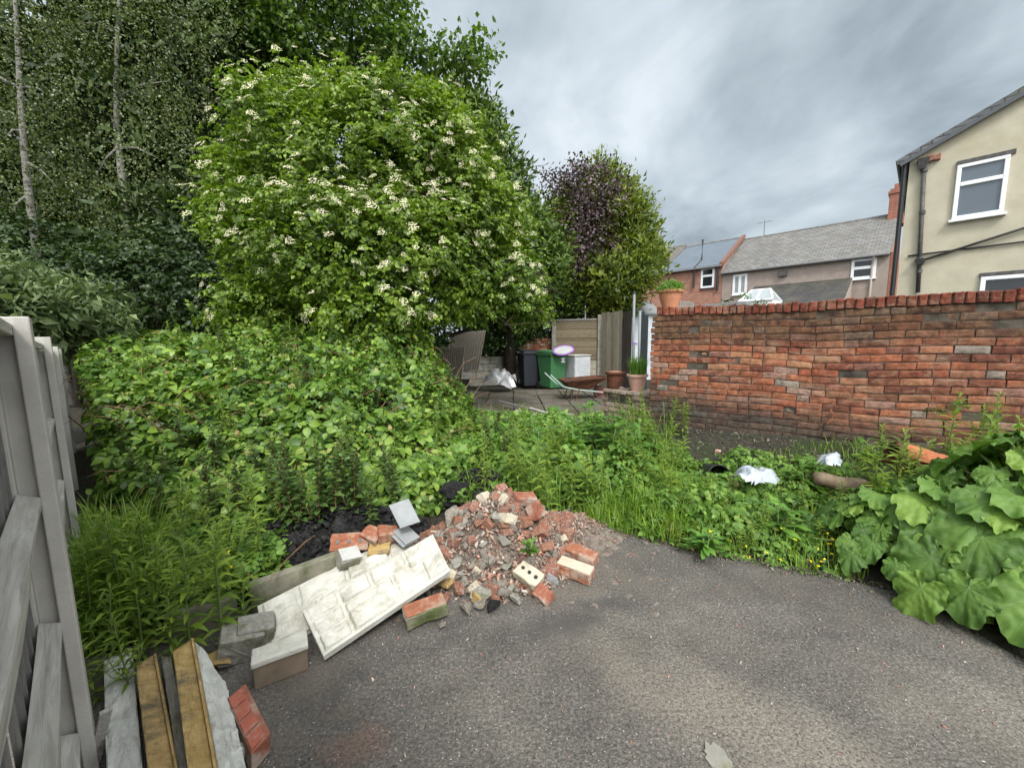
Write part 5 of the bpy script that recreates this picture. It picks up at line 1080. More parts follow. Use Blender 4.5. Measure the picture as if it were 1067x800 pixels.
def veined(m):
    nt = m.node_tree; b = nt.nodes['Principled BSDF']; a = nt.nodes.new('ShaderNodeAttribute'); a.attribute_name = 'blade'; s = nt.nodes.new('ShaderNodeSeparateXYZ'); L(nt, a.outputs['Vector'], s.inputs[0])
    def q(op, x, y=None, z=None):
        n = nt.nodes.new('ShaderNodeMath'); n.operation = op
        for i, t in enumerate((x, y, z)):
            if t is None: continue
            if hasattr(t, 'links'): L(nt, t, n.inputs[i])
            else: n.inputs[i].default_value = t
        return n.outputs[0]
    nz = noise_n(nt, objco(nt), 9, 2); d = q('MULTIPLY', q('ABSOLUTE', q('SINE', q('MULTIPLY_ADD', s.outputs[0], 4.5, q('MULTIPLY', q('SUBTRACT', nz.outputs[0], .5), .5)))), s.outputs[1])
    d2 = q('ABSOLUTE', q('SINE', q('ADD', q('MULTIPLY', s.outputs[1], 24.0), q('MULTIPLY', q('ABSOLUTE', q('SINE', q('MULTIPLY', s.outputs[0], 4.5))), 5.0))))
    v1 = ramp(nt, d, [(.0, (1,1,1)), (.05, (0,0,0))]).outputs[0]; v2 = ramp(nt, d2, [(.0, (.45,.45,.45)), (.22, (0,0,0))]).outputs[0]; v = mix(nt, 1.0, v1, v2, 'ADD')
    src = b.inputs['Base Color'].links[0].from_socket; L(nt, mix(nt, q('MULTIPLY', v, .45), src, (.26,.36,.15)), b.inputs['Base Color'])
    for l in list(b.inputs['Normal'].links): nt.links.remove(l)
    h = mix(nt, .5, noise_n(nt, objco(nt), 60, 3).outputs[0], v); bump(nt, b, h, -.6, .006)
veined(M_big)
M_dock = leaf_mat('dock_leaf', (.06,.15,.025), (.1,.22,.035), (.17,.32,.05), .35, .42, 2, None, .45)
M_birch = leaf_mat('birch_leaf', (.025,.045,.01), (.08,.11,.03), (.21,.25,.1), .35, .4, 1, None, .5)
M_conifer = leaf_mat('conifer_spray', (.012,.026,.006), (.03,.058,.01), (.07,.115,.02), .15, .6, .8)
M_cypress = leaf_mat('cypress_spray', (.02,.045,.008), (.055,.105,.013), (.14,.21,.028), .2, .55, .7)
M_golden = leaf_mat('golden_conifer_spray', (.03,.06,.008), (.1,.145,.014), (.24,.28,.03), .3, .55, .8)
M_purpleleaf = leaf_mat('purple_leaf', (.02,.01,.015), (.05,.026,.035), (.14,.09,.1), .2, .4, 1, None, .6)
M_syc = leaf_mat('broad_leaf', (.025,.06,.01), (.065,.125,.016), (.14,.22,.03), .4, .45, .8)
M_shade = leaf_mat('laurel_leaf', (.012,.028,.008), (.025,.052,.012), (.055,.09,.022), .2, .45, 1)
M_buddleia = leaf_mat('buddleia_leaf', (.06,.095,.035), (.11,.16,.06), (.2,.26,.11), .25, .55, 2)
M_ivy = leaf_mat('ivy_leaf', (.02,.05,.012), (.05,.11,.02), (.11,.19,.04), .25, .4, 1.5)
M_flower = plain('cream_florets', (.6,.58,.38), .8, .2, var=.12)
def sph(n): d = rdir(n); return d
def blob_clumps(blobs, area, squash=1.0, lo=.72, hi=1.03, view=True):
    """clump centres and outward normals over a set of ellipsoids; skips those deep inside another"""
    P_ = []; N_ = []
    for bi, (c, r) in enumerate(blobs):
        c = np.array(c, float); r = np.array(r, float); A = 4*PI*(((r[0]*r[1])**1.6+(r[0]*r[2])**1.6+(r[1]*r[2])**1.6)/3)**(1/1.6)
        n = int(A/area); d = sph(n); nz = np.array([noise.noise(Vector(tuple(q*2.2+bi))) for q in d])
        k = RS.uniform(lo, hi, n)*(1+.26*nz); p = c+d*r*k[:,None]; nn = nrm(d/r)
        keep = np.ones(n, bool)
        for bj, (c2, r2) in enumerate(blobs):
            if bj != bi: keep &= (((p-np.array(c2))/np.array(r2))**2).sum(1) > .55
        P_.append(p[keep]); N_.append(nn[keep])
    return np.concatenate(P_), np.concatenate(N_)
def B_(px, py, d, rx, rz, ry=None): p = D(px, py, d); return (tuple(p), (rx, ry or rx, rz))
def clump_leaves(P_, N_, n, rad, size, T, up=.8, out=.6, flat=.5, k=1, step=0, head_out=.8, headdown=0):
    m = len(P_); pos = np.repeat(P_, n, 0); nor = np.repeat(N_, n, 0); off = RS.normal(size=(m*n,3))*rad; off[:,2] *= flat; pos = pos+off
    up_ = np.array((0,0,1.0)); nn = nrm(nor*out+up_*up+.55*RS.normal(size=(m*n,3)))
    hd = nrm(nor*head_out + .8*RS.normal(size=(m*n,3)) - up_*headdown); sz = RS.uniform(.65,1.2,m*n)*size
    if k == 1: return scatter(T, pos, hd, nn, sz)
    return compound(T, pos, nn, sz, k, heading=hd, step=step)
def branchy(c0, targets, r0, m, parent, name='limbs', seed=0, seg=7, mb=None):
    r = random.Random(seed); mb = mb or MB(); c0 = Vector(c0)
    for t in targets:
        t = Vector(t); mid = c0.lerp(t, .45)+Vector((r.uniform(-.2,.2), r.uniform(-.2,.2), r.uniform(-.1,.3)))*(t-c0).length*.2; l = [c0, c0.lerp(mid,.5), mid, mid.lerp(t,.5), t]; mb.tube(l, [r0, r0*.8, r0*.6, r0*.4, r0*.15], seg)
    return mb.build(name, m, parent, smooth=True)
# ---- elder in flower
base = D(375, 360, 7.6); base.z = 0; eb = empty('elder_bush', base, 'big rounded elder bush covered in flat cream flower heads behind the brambles', 'bush')
EB = [B_(385,195,7.4,1.6,1.45), B_(310,165,7.0,1.0,1.0), B_(285,240,6.8,.95,1.1), B_(455,165,7.4,.95,1.0), B_(490,220,7.3,.85,1.05), B_(345,265,6.4,1.15,1.1), B_(430,270,6.6,1.1,1.05), B_(525,290,7.4,.75,.62), B_(485,308,6.8,.6,.42), B_(535,305,7.2,.55,.42), B_(552,325,7.2,.3,.25), B_(390,330,6.0,.85,.55), B_(275,320,6.5,.7,.6), B_(400,122,7.6,1.1,.65), B_(320,108,7.6,.75,.45), B_(243,185,7.2,.45,.55), B_(258,92,7.6,.35,.28), B_(235,228,6.9,.35,.35), B_(530,240,7.8,.4,.45), B_(445,108,7.8,.45,.4)]
P_, N_ = blob_clumps(EB, .062); sp = rdir(len(P_))
Pi, Ni = blob_clumps(EB, .08, lo=.35, hi=.75)
v, f = merge([clump_leaves(P_, N_, 7, .11, .07, T1_, .9, .6, .6, 7, .55), clump_leaves(Pi, Ni, 5, .16, .1, T0_, .9, .4, .7, 5)])
npmesh('crown', v, f, M_elder, eb, smooth=False); print('elder', len(f))
mb = MB(); mb.tube([base, base+Vector((.05,0,.7)), base+Vector((0,0,1.3))], [.16,.12,.1], 10); mb.tube([base+Vector((.35,.1,0)), base+Vector((.5,0,.9)), base+Vector((.9,-.1,1.5))], [.1,.08,.06], 10); branchy(base+Vector((0,0,1.0)), [b[0] for b in EB], .07, M_bark, eb, 'trunk', 3, mb=mb)
mb = MB(); r = random.Random(4)
for _ in range(14):
    a = D(500+r.uniform(-30,60), 300+r.uniform(-30,30), 6.9); mb.tube([a, a+Vector((r.uniform(-.2,.5), -.1, r.uniform(-.3,.1))), a+Vector((r.uniform(0,.7), -.1, r.uniform(-.6,0)))], [.012,.008,.004], 5)
mb.build('twigs', M_bark, eb)
def umbel(seed):
    r = np.random.RandomState(seed); n = 70; q = r.uniform(0,1,n)**.5*.5; a = r.uniform(0,2*PI,n); rr = q*(1+.25*np.sin(a*3+seed))
    pos = np.stack([rr*np.cos(a), rr*np.sin(a), .12-.3*q*q+r.normal(0,.012,n)], 1); T = leaf_t(.5,.05,.05,0)
    return scatter(T, pos, rdir(n)*np.array((1,1,.2)), nrm(np.stack([pos[:,0]*.7,pos[:,1]*.7,np.ones(n)],1)+.3*r.normal(size=(n,3))), r.uniform(.07,.13,n))
ums = []
for s in range(4):
    v, f = umbel(s); me = bpy.data.meshes.new('flower_head'); me.from_pydata(v.tolist(), [], f.tolist()); me.materials.append(M_flower); ums.append((v, f, me))
tocam = nrm(np.array(tuple(EYE))[None]-P_); vis = (N_*tocam).sum(1) > .05; low = N_[:,2] > -.5
patch = np.array([noise.noise(Vector(tuple(p*1.1))) for p in P_]); idx = np.where(vis & low & (patch > -.12))[0]; RS.shuffle(idx); idx = idx[:560]; SP = []
for n_, i in enumerate(idx):
    p = P_[i]+N_[i]*.2+np.array((0,-.03,.09)); up = nrm((N_[i]*.75+np.array((0,-.25,.6))+.3*RS.normal(size=3))[None])[0]; sz = RS.uniform(.07,.165); v, f, me = ums[n_ % 4]
    if n_ < 100:
        o = bpy.data.objects.new('flower_head', me); COL.objects.link(o); o.parent = eb; o.rotation_mode = 'QUATERNION'; o.rotation_quaternion = Vector(up).to_track_quat('Z','Y'); o.location = tuple(p-np.array(tuple(base))); o.scale = (sz,)*3
    else:
        q = Vector(up).to_track_quat('Z','Y').to_matrix(); SP.append(((v*sz)@np.array(q).T+p, f))
v, f = merge(SP); tag(npmesh('flower_heads', v, f, M_flower, eb, smooth=False), kind='stuff')
# ---- other trees
def tree(name, label, cat, base, tops, trunk_r, blobs, T, size, n, area, rad, m, tm=None, group=None, cl={}, inner=True, lean=0, trunkname='trunk', limbs=8):
    base = Vector(base); e = empty(name, base, label, cat, group); mb = MB(); pts_ = [base]+[Vector(t) for t in tops]; k = len(pts_)
    mb.tube(pts_, [trunk_r*(1-.8*i/(k-1)) for i in range(k)], 10); 
    P_, N_ = blob_clumps(blobs, area, lo=cl.get('lo',.72), hi=cl.get('hi',1.03)); kw = {a: b for a, b in cl.items() if a not in ('lo','hi')}
    parts = [clump_leaves(P_, N_, n, rad, size, T, **kw)]
    if inner: Pi, Ni = blob_clumps(blobs, area*2.2, lo=.3, hi=.7); parts.append(clump_leaves(Pi, Ni, max(3, n//3), rad*1.3, size*1.4, T0_ if cl.get('k',1) == 1 else T0_, **{k_: v_ for k_, v_ in kw.items() if k_ not in ('k','step')}))
    v, f = merge(parts); npmesh('crown', v, f, m, e, smooth=False); print(name, len(f))
    r = random.Random(len(label)); bl = r.sample(blobs, min(limbs, len(blobs))); st = pts_[len(pts_)//2]
    for c, rr in bl:
        c = Vector(c); zz = max(base.z+.5, c.z-1.2*math.hypot(c.x-base.x, c.y-base.y)*.6); t = (zz-base.z)/max(.1,(pts_[-1].z-base.z)); t = max(.1, min(.9, t)); i = min(k-2, int(t*(k-1))); s = pts_[i].lerp(pts_[i+1], t*(k-1)-i); mb.tube([s, s.lerp(c,.5)+Vector((0,0,.15)), c+Vector((0,0,.1))], [trunk_r*.35, trunk_r*.22, trunk_r*.07], 6)
    mb.build('trunk', tm or M_bark, e, smooth=True); return e
def cone_blobs(px, d, ztop, zbot, r, n, seed=0, expn=.8, tilt=0):
    rr = random.Random(seed); c = D(px, 300, d); out = []
    for i in range(n):
        t = (i+.5)/n; z = zbot+(ztop-zbot)*t; rad = r*(1-t)**expn*(.65+.5*min(1,t*5)); m = max(1, int(2+5*(1-t)))
        for k in range(m): a = 2*PI*k/m+rr.uniform(0,6); q = rad*.55; out.append(((c.x+q*math.cos(a)+tilt*t, c.y+q*math.sin(a), z+rr.uniform(-.2,.2)), (rad*.55+.15, rad*.55+.15, (ztop-zbot)/n*.75+.15)))
    return out, c
conc = dict(up=.25, out=.9, flat=1.0, head_out=.9)
def gp_(px, d, dz=0): p = D(px, 300, d); return Vector((p.x, p.y, dz))
# left birches
def path_px(pts_, d): return [D(x, y, d) for x, y in pts_]
birch_cl = dict(up=.2, out=.5, flat=1.3, head_out=.2, headdown=.8, lo=.35, hi=1.05)
t1 = path_px([(41,276),(31,206),(25,153),(20,74),(16,0),(14,-80)], 9.0)
tree('birch_tree', 'pale trunked birch furthest left, its thin stem showing through small leaves', 'tree', (t1[0].x+.3, t1[0].y, 0), t1, .1, [B_(20,40,9,1.3,1.4), B_(60,110,9.2,1.0,1.2), B_(5,150,8.8,.9,1.1), B_(70,-30,9.3,1.2,1.0), B_(10,235,9,.9,.7), B_(-30,80,9,1.2,2.0), B_(60,200,9,.8,.8)], T1_, .058, 34, .22, .17, M_birch, M_birchbark, cl=birch_cl, inner=False)
t2 = path_px([(136,262),(128,192),(122,136),(121,80),(124,0),(126,-70)], 9.4)
tree('birch_tree', 'birch with a white stem standing in the middle of the left tree group', 'tree', (t2[0].x+.2, t2[0].y, 0), t2, .1, [B_(130,40,9.4,1.2,1.2), B_(175,90,9.2,1.1,1.2), B_(95,100,9.2,.7,.9), B_(165,170,9.0,1.1,.9), B_(100,190,9.3,.8,.8), B_(150,235,9,1.2,.55), B_(190,20,9.4,1.0,1.3), B_(80,30,9.5,.8,.9), B_(205,190,9.2,.6,.9), B_(110,-40,9.5,1.3,.9)], T1_, .058, 34, .2, .17, M_birch, M_birchbark, cl=birch_cl, inner=False)
t3 = path_px([(16,270),(10,250),(4,215)], 8.6)
# dark conifers behind
for px, d, zt_, zb, r, lab, sd in ((225, 11.5, 15.5, .6, 2.9, 'tall dark conifer rising behind the elder bush to the frame top', 1), (130, 12.0, 16, .4, 3.4, 'dark conifer behind the middle birch', 2), (35, 12.5, 8.6, .4, 3.2, 'dark conifer in the gap between the two birches and the frame edge', 3), (-60, 12.5, 9, .4, 2.6, 'dark conifer at the extreme left edge of the view', 4), (300, 13.5, 13, .5, 2.6, 'dark conifer directly behind the top of the elder bush', 5)):
    bl, c = cone_blobs(px, d, zt_, zb, r, 11, sd)
    tree('conifer_tree', lab, 'tree', (c.x, c.y, 0), [(c.x, c.y, zt_*.5), (c.x, c.y, zt_-.4)], .22, bl, leaf_t(.15,.05,.3,1), .3, 13, .17, .22, M_conifer, cl=dict(up=.5, out=.4, flat=.35, head_out=1.0, headdown=.35, lo=.55))
# broad-leaved tree at the top
c = gp_(390, 11.5); tree('broadleaf_tree', 'broad leaved tree whose leafy top shows above the elder bush', 'tree', c, [c+Vector((0,0,4)), c+Vector((.1,0,8.5))], .22, [B_(330,35,11.5,1.4,1.4), B_(378,25,11.5,1.2,1.3), B_(425,60,11.2,.7,.7), B_(470,62,11.0,.6,.45), B_(492,48,11.0,.38,.28), B_(300,-20,11.5,1.6,1.4), B_(360,-50,11.5,1.2,1.2), B_(498,72,10.8,.28,.22), B_(270,50,11.8,1.1,1.2), B_(395,-5,11.5,.8,1.0)], T1_, .14, 16, .1, .22, M_syc, cl=dict(up=.7, out=.5, flat=.5, head_out=.5, headdown=.2, lo=.6))
# green cypress behind the elder on the right
bl = [B_(485,150,11.5,1.1,1.1), B_(512,195,11.5,.95,1.1), B_(538,240,11.5,.85,1.0), B_(560,285,11.5,.85,.9), B_(505,260,11.5,1.4,1.5), B_(475,118,11.6,.8,.55), B_(530,310,11.6,1.2,.8), B_(455,190,11.8,1.4,1.5), B_(575,262,11.6,.4,.5), B_(505,125,11.5,.33,.3)]
c = gp_(530, 11.8); tree('cypress_tree', 'mid green feathery cypress between the elder bush and the purple tree', 'tree', c, [c+Vector((0,0,4)), c+Vector((-.6,0,7.5))], .2, bl, leaf_t(.15,.05,.2,1), .2, 20, .07, .17, M_cypress, cl=dict(up=.3, out=.8, flat=1.0, head_out=.9, headdown=-.3))
# purple tree and golden conifer
bl = [B_(610,200,12.6,.8,.8), B_(608,238,12.5,.85,.9), B_(600,180,12.8,.45,.4), B_(630,214,12.1,.62,.75), B_(620,260,12.0,.7,.55), B_(600,280,12.2,.6,.4), B_(575,188,13.0,.35,.5), B_(614,182,12.6,.55,.5), B_(640,190,12.7,.35,.4)]
c = gp_(618, 12.6); tree('purple_tree', 'dark purple leaved tree in front of the golden conifer', 'tree', c, [c+Vector((0,0,3)), c+Vector((-.2,0,5.6))], .14, bl, T1_, .1, 11, .075, .16, M_purpleleaf, cl=dict(up=.5, out=.6, flat=.7, head_out=.4))
bl = [B_(640,205,13.2,.7,.8), B_(653,238,12.6,.85,.95), B_(660,275,12.4,.85,.75), B_(640,290,12.3,1.2,.7), B_(610,290,13.5,1.4,1.0), B_(625,185,13.7,.5,.5), B_(673,268,13.5,.55,.5), B_(600,235,13.8,1.2,1.3), B_(626,312,13.0,1.2,.5)]
c = gp_(635, 13.8); tree('golden_conifer', 'yellow green conifer to the right of the purple tree', 'tree', c, [c+Vector((0,0,3)), c+Vector((0,0,5.9))], .16, bl, leaf_t(.15,.05,.2,1), .17, 22, .06, .16, M_golden, cl=dict(up=.3, out=.9, flat=1.1, head_out=1.0, headdown=-.5))
bl = [B_(590,285,12.9,.8,1.0), B_(590,240,13.1,.55,.8), B_(560,300,12.7,1.0,.7), B_(577,265,13,.7,.9)]
c = gp_(585, 13.0); tree('golden_conifer', 'yellow green conifer to the left of the purple tree, partly behind the cypress', 'tree', c, [c+Vector((0,0,2)), c+Vector((0,0,4.2))], .12, bl, leaf_t(.15,.05,.2,1), .17, 13, .08, .16, M_golden, cl=dict(up=.3, out=.9, flat=1.1, head_out=1.0, headdown=-.5))
# hedges closing the view behind the plot
for k, (px, d, n_, lab) in enumerate(((-60, 15.5, 7, 'dark overgrown hedge far behind the birches at the left'), (250, 15.5, 7, 'dark overgrown hedge far behind the elder bush'), (520, 15.5, 6, 'dark overgrown hedge far behind the brown board panel'))):
    a = D(px, 300, d); bl = [((a.x+i*1.7, a.y+.3*math.sin(i*2.1), 1.1+.3*math.sin(i*1.3)), (1.25, .8, 1.5)) for i in range(n_)]
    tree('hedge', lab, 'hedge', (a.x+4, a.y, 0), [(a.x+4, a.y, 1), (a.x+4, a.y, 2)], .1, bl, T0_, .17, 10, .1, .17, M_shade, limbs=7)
# shrubs under the trees
def shrub(name, label, blobs, T, size, n, area, rad, m, cl={}, cat='shrub', inner=True, group=None):
    c = blobs[0][0]; return tree(name, label, cat, (c[0], c[1]+.2, 0), [(c[0], c[1]+.2, c[2]*.6), (c[0], c[1]+.2, c[2])], .06, blobs, T, size, n, area, rad, m, cl=cl, inner=inner, group=group)
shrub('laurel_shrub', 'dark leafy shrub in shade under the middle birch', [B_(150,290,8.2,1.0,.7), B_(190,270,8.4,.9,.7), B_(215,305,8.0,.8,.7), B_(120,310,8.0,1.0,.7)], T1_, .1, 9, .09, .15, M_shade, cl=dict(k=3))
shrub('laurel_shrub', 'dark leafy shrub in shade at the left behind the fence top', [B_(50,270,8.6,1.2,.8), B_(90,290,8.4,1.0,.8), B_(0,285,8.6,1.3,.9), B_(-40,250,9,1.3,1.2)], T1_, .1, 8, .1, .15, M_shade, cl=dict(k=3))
shrub('ivy_bank', 'mass of ivy hanging over the low block wall left of the brown panel', [B_(520,350,12.4,.9,.55), B_(556,342,12.9,.9,.55), B_(540,325,13,1.2,.6), B_(500,330,12.5,.9,.6), B_(590,322,13.2,1.0,.4)], T0_, .1, 14, .07, .13, M_ivy)
shrub('ivy_bank', 'ivy covered foot of the elder bush in front of the ribbed sheets', [B_(430,350,7.2,.55,.5), B_(415,365,6.6,.5,.5)], T1_, .08, 10, .05, .12, M_ivy)
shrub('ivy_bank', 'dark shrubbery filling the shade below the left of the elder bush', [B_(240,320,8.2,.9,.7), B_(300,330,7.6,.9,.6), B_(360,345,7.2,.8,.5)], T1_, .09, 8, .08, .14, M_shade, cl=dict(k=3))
for k, (px, py, d, r_, lab) in enumerate(((20, 300, 5.0, .42, 'grey green buddleia bush nearest the fence top'), (75, 310, 5.6, .42, 'grey green buddleia bush right of a similar bush by the fence'), (-30, 285, 4.6, .5, 'grey green buddleia bush at the left frame edge'))):
    c = D(px, py, d); shrub('buddleia_bush', lab, [((c.x,c.y,c.z),(r_,r_,r_*.6)), ((c.x+.2,c.y+.1,c.z-.3),(r_*1.1,r_,r_*.6)), ((c.x-.15,c.y,c.z-.6),(r_*1.2,r_,r_*.7))], leaf_t(.13,.04,.35,1), .12, 12, .03, .1, M_buddleia, cl=dict(up=.9, out=.2, flat=.8, head_out=.5))
# ---- bramble thicket: canopy over a height field
BF = [(-3.4,3.05), (-2.6,2.75), (-2.0,2.75), (-1.3,2.85), (-.75,3.05), (-.45,3.6), (-.3,4.4), (-.55,5.4), (-.9,7.2)]   # near/right outline
def poly_in(x, y): return None
fence_x = lambda y: -1.131*y - .0
def bramble_h(x, y):
    # distance inside the near/right outline
    d = 9
    for (x0,y0),(x1,y1) in zip(BF, BF[1:]):
        ax, ay = x1-x0, y1-y0; l = math.hypot(ax, ay); t = max(0, min(1, ((x-x0)*ax+(y-y0)*ay)/(l*l))); q = math.hypot(x-x0-ax*t, y-y0-ay*t)
        sg = (ax*(y-y0)-ay*(x-x0))/l
        if q < abs(d): d = q if sg > 0 else -q
    if d < 0 or x < fence_x(y)+.1 or y > 7.2: return -1
    base_ = .8+.74*sstep((y-2.8)/3.0); base_ *= .45+.55*sstep(d/.75)
    base_ -= .28*sstep((x+1.9)/1.6)*sstep(1-(y-5.8)/2.5)
    base_ -= .38*max(0, noise.noise(Vector((x*2.1, y*2.1, 31)))-.15)
    return base_+.24*noise.noise(Vector((x*1.3,y*1.3,1)))+.2*noise.noise(Vector((x*3.3,y*3.3,2)))
pos = []; nor = []; sz = []
def hgrad(fn, x, y, e=.08):
    a, b = fn(x+e,y)-fn(x-e,y), fn(x,y+e)-fn(x,y-e); a = max(-.25, min(.25, a)); b = max(-.25, min(.25, b)); return Vector((-a/(2*e), -b/(2*e), 1)).normalized()
r = random.Random(5); cnt = 0
for _ in range(30000):
    x = r.uniform(-8,-.2); y = r.uniform(2.6,7.3); 
    if r.random() > min(1, 3.6/y)**.7: continue
    h = bramble_h(x, y)
    if h < 0: continue
    layer = r.random(); z = h*(1-.55*layer**1.5)+r.gauss(0,.03); n_ = hgrad(bramble_h, x, y); pos.append((x, y, z)); nor.append((n_.x*.9, n_.y*.9, 1)); sz.append(r.choice((.035,.05,.07,.11))*r.uniform(.85,1.15)*(1+.35*noise.noise(Vector((x*1.7,y*1.7,20)))))
pos = np.array(pos); nor = nrm(np.array(nor)+.4*RS.normal(size=(len(pos),3))); sz = np.array(sz)
near = pos[:,1] < 4.2; parts = []
for sel, T in ((near, T2_), (~near, T1_)):
    i5 = sel & (RS.rand(len(pos)) < .35); i3 = sel & ~i5
    parts += [compound(T, pos[i3], nor[i3], sz[i3]*1.05, 3), compound(T, pos[i5], nor[i5], sz[i5], 5)]
# leafy front faces
fp_ = []; fn_ = []; fs2 = []
for _ in range(5200):
    i = r.randrange(len(BF)-1); t = r.random(); (x0,y0),(x1,y1) = BF[i], BF[i+1]; x, y = x0+(x1-x0)*t, y0+(y1-y0)*t; l = math.hypot(x1-x0,y1-y0); nx_, ny_ = (y1-y0)/l, -(x1-x0)/l
    hh = max(.4, bramble_h(x-nx_*.12, y-ny_*.12)); z = r.uniform(.08, hh); o = r.gauss(0,.07)-.1*(z/hh); fp_.append((x+nx_*o, y+ny_*o, z)); fn_.append((nx_*.8, ny_*.8, .9)); fs2.append(r.uniform(.05,.09))
fn_ = nrm(np.array(fn_)+.4*RS.normal(size=(len(fn_),3))); parts.append(compound(T2_, np.array(fp_), fn_, np.array(fs2), 3))
v, f = merge(parts); print('bramble', len(f))
tag(npmesh('bramble_thicket', v, f, M_bramble, loc=(-2.5,4,0), smooth=False), 'deep bramble thicket of toothed green leaflets filling the left of the plot', 'brambles', kind='stuff')
i_ = RS.choice(len(pos), 900, replace=False); v, f = scatter(T1_, pos[i_]+np.array((0,0,.03)), rdir(900), nrm(np.array((0,0,1.))+.8*RS.normal(size=(900,3))), RS.uniform(.03,.07,900))
tag(npmesh('dead_leaves', v, f, leaf_mat('dying_bramble_leaf', (.16,.09,.03), (.28,.24,.06), (.4,.3,.16), .3), loc=(-2.5,4,0), smooth=False), 'yellowed and brown leaves caught among the brambles', 'leaves', kind='stuff')
mb = MB()
for _ in range(260):                        # arching canes
    x = r.uniform(-6,-.5); y = r.uniform(2.7,6.5); h = bramble_h(x, y)
    if h < 0: continue
    a = r.uniform(0,6.3); l = r.uniform(.5,1.1); pts_ = []
    for t in (0,.3,.6,.85,1): pts_.append((x+math.cos(a)*l*t, y+math.sin(a)*l*t, .0+h*(.92*math.sin(PI*.62*t))))
    mb.tube(pts_, [.006,.006,.005,.004,.002], 4)
tag(mb.build('bramble_canes', M_redstem), 'arching reddish bramble canes under the leaves', 'canes', kind='stuff')
# ---- individual tall weeds
def weed_proto(name, label, cat, group, h, nleaf, ls, lm, sm, T, seed, tip=1.0, branches=0, whorl=False):
    r = np.random.RandomState(seed); e = empty(name, (0,0,0), label, cat, group); mb = MB(); lean = r.uniform(-.08,.08,2)
    sp = lambda t: Vector((lean[0]*h*t*t, lean[1]*h*t*t, h*t)); mb.tube([sp(t) for t in (0,.25,.5,.75,1)], [.006,.0055,.0045,.0035,.002], 5)
    P0, Y0, N0, S0 = [], [], [], []
    for i in range(nleaf):
        t = .06+.94*(i/nleaf)**.85; a = i*2.4+r.uniform(-.3,.3); up = .25+.9*t**3; d = np.array((math.cos(a), math.sin(a), up)); p = np.array(tuple(sp(t))); P0.append(p); Y0.append(d); N0.append(np.array((-math.cos(a)*up*.6, -math.sin(a)*up*.6, 1))); S0.append(ls*(1.0 if t < .75 else 1.0-2.2*(t-.75))*r.uniform(.7,1.15)*(.6+.4*min(1,t*4)))
    for b_ in range(branches):
        t = r.uniform(.3,.85); a = r.uniform(0,2*PI); s0 = sp(t); l = h*.3*(1.1-t); e1 = s0+Vector((math.cos(a)*l*.6, math.sin(a)*l*.6, l)); mb.tube([s0, s0.lerp(e1,.5)+Vector((math.cos(a)*.02,math.sin(a)*.02,0)), e1], [.003,.0025,.0015], 4)
        for i in range(9): q = i/8; aa = i*2.4; P0.append(np.array(tuple(s0.lerp(e1,.2+.8*q)))); Y0.append(np.array((math.cos(aa),math.sin(aa),.5+.5*q))); N0.append(np.array((0,0,1.))); S0.append(ls*.55*r.uniform(.7,1.1))
    mb.build('stem', sm, e, smooth=True); v, f = scatter(T, np.array(P0), np.array(Y0), nrm(np.array(N0)+.2*r.normal(size=(len(N0),3))), np.array(S0)); npmesh('foliage', v, f, lm, e, smooth=False); return e
WL = 'upright leafy weed with narrow pointed leaves and a pale green tip'
protoW = [weed_proto('willowherb', WL+' among the weeds', 'weed', 'tall narrow leaved weeds', h, n, .1, M_weed, M_stem, TL2, s, branches=b) for h, n, s, b in ((.62,46,1,3),(.5,38,2,2),(.74,52,3,5),(.42,34,4,0))]
protoN = [weed_proto('nettle', 'dark leafy stalk with drooping toothed leaves in the weed bed', 'weed', 'dark nettle like stalks', h, n, .075, M_weeddark, M_redstem, leaf_t(.26,.06,.3,2), s, branches=4) for h, n, s in ((.7,60,11),(.58,50,12))]
used = {}
def place(protos, x, y, s=1.0, label=None, z=None):
    p = random.choice(protos); z = ground_h(x, y) if z is None else z
    if p.name not in used: used[p.name] = 1; p.location = (x,y,z); p.rotation_euler = (0,0,random.uniform(0,6.3)); p.scale = (s,)*3; o = p
    else: o = copy_tree(p, (x,y,z), (random.uniform(-.1,.1),random.uniform(-.1,.1),random.uniform(0,6.3)), s)
    if label: o['label'] = label; 
    return o
WLg = ('tall narrow-leaved weed with a pale green tip in the bed left of the cream slabs', 'tall narrow-leaved weed with a pale green tip between the rubble heap and the dock')
def place_at(protos, px, py, s, lab, z0=0.0): p = G(px, py, z0); o = place(protos, p.x, p.y, s, lab); return o
def ggrp(o, g): o['group'] = g
for px, py, s in ((200,690,.95),(232,678,1.05),(222,655,.9),(150,690,.85),(165,672,1.0),(120,700,.9),(182,650,1.0),(255,650,.9),(135,660,1.05),(105,730,.7),(208,628,1),(160,640,1.1),(245,620,.95),(190,612,1.05),(276,606,.9),(118,645,1),(228,600,1),(150,615,1),(262,588,1),(300,575,.8),(98,680,.9),(140,735,.6),(180,700,.7),(242,640,.75)):
    ggrp(place_at(protoW, px, py, s*random.uniform(.9,1.1), WLg[0]), 'tall weeds left of the cream slabs')
for _ in range(34):
    px = random.uniform(150,420); py = random.uniform(552,600)-max(0,(px-280))*.12; ggrp(place_at(protoN, px, py-14, random.uniform(.75,1.15), 'dark leafy stalk with drooping toothed leaves in front of the brambles'), 'dark stalks in front of the brambles')
for _ in range(95):
    px = random.uniform(485,715); py = random.uniform(470,548); ggrp(place_at(protoW, px, py, random.uniform(.6,1.05), WLg[1]), 'tall weeds between heap and dock')
for _ in range(26):
    px = random.uniform(400,560); py = random.uniform(470,512); ggrp(place_at(protoN, px, py, random.uniform(.6,.95), 'dark leafy stalk with drooping toothed leaves behind the rubble heap'), 'dark stalks behind the rubble heap')
k = 0
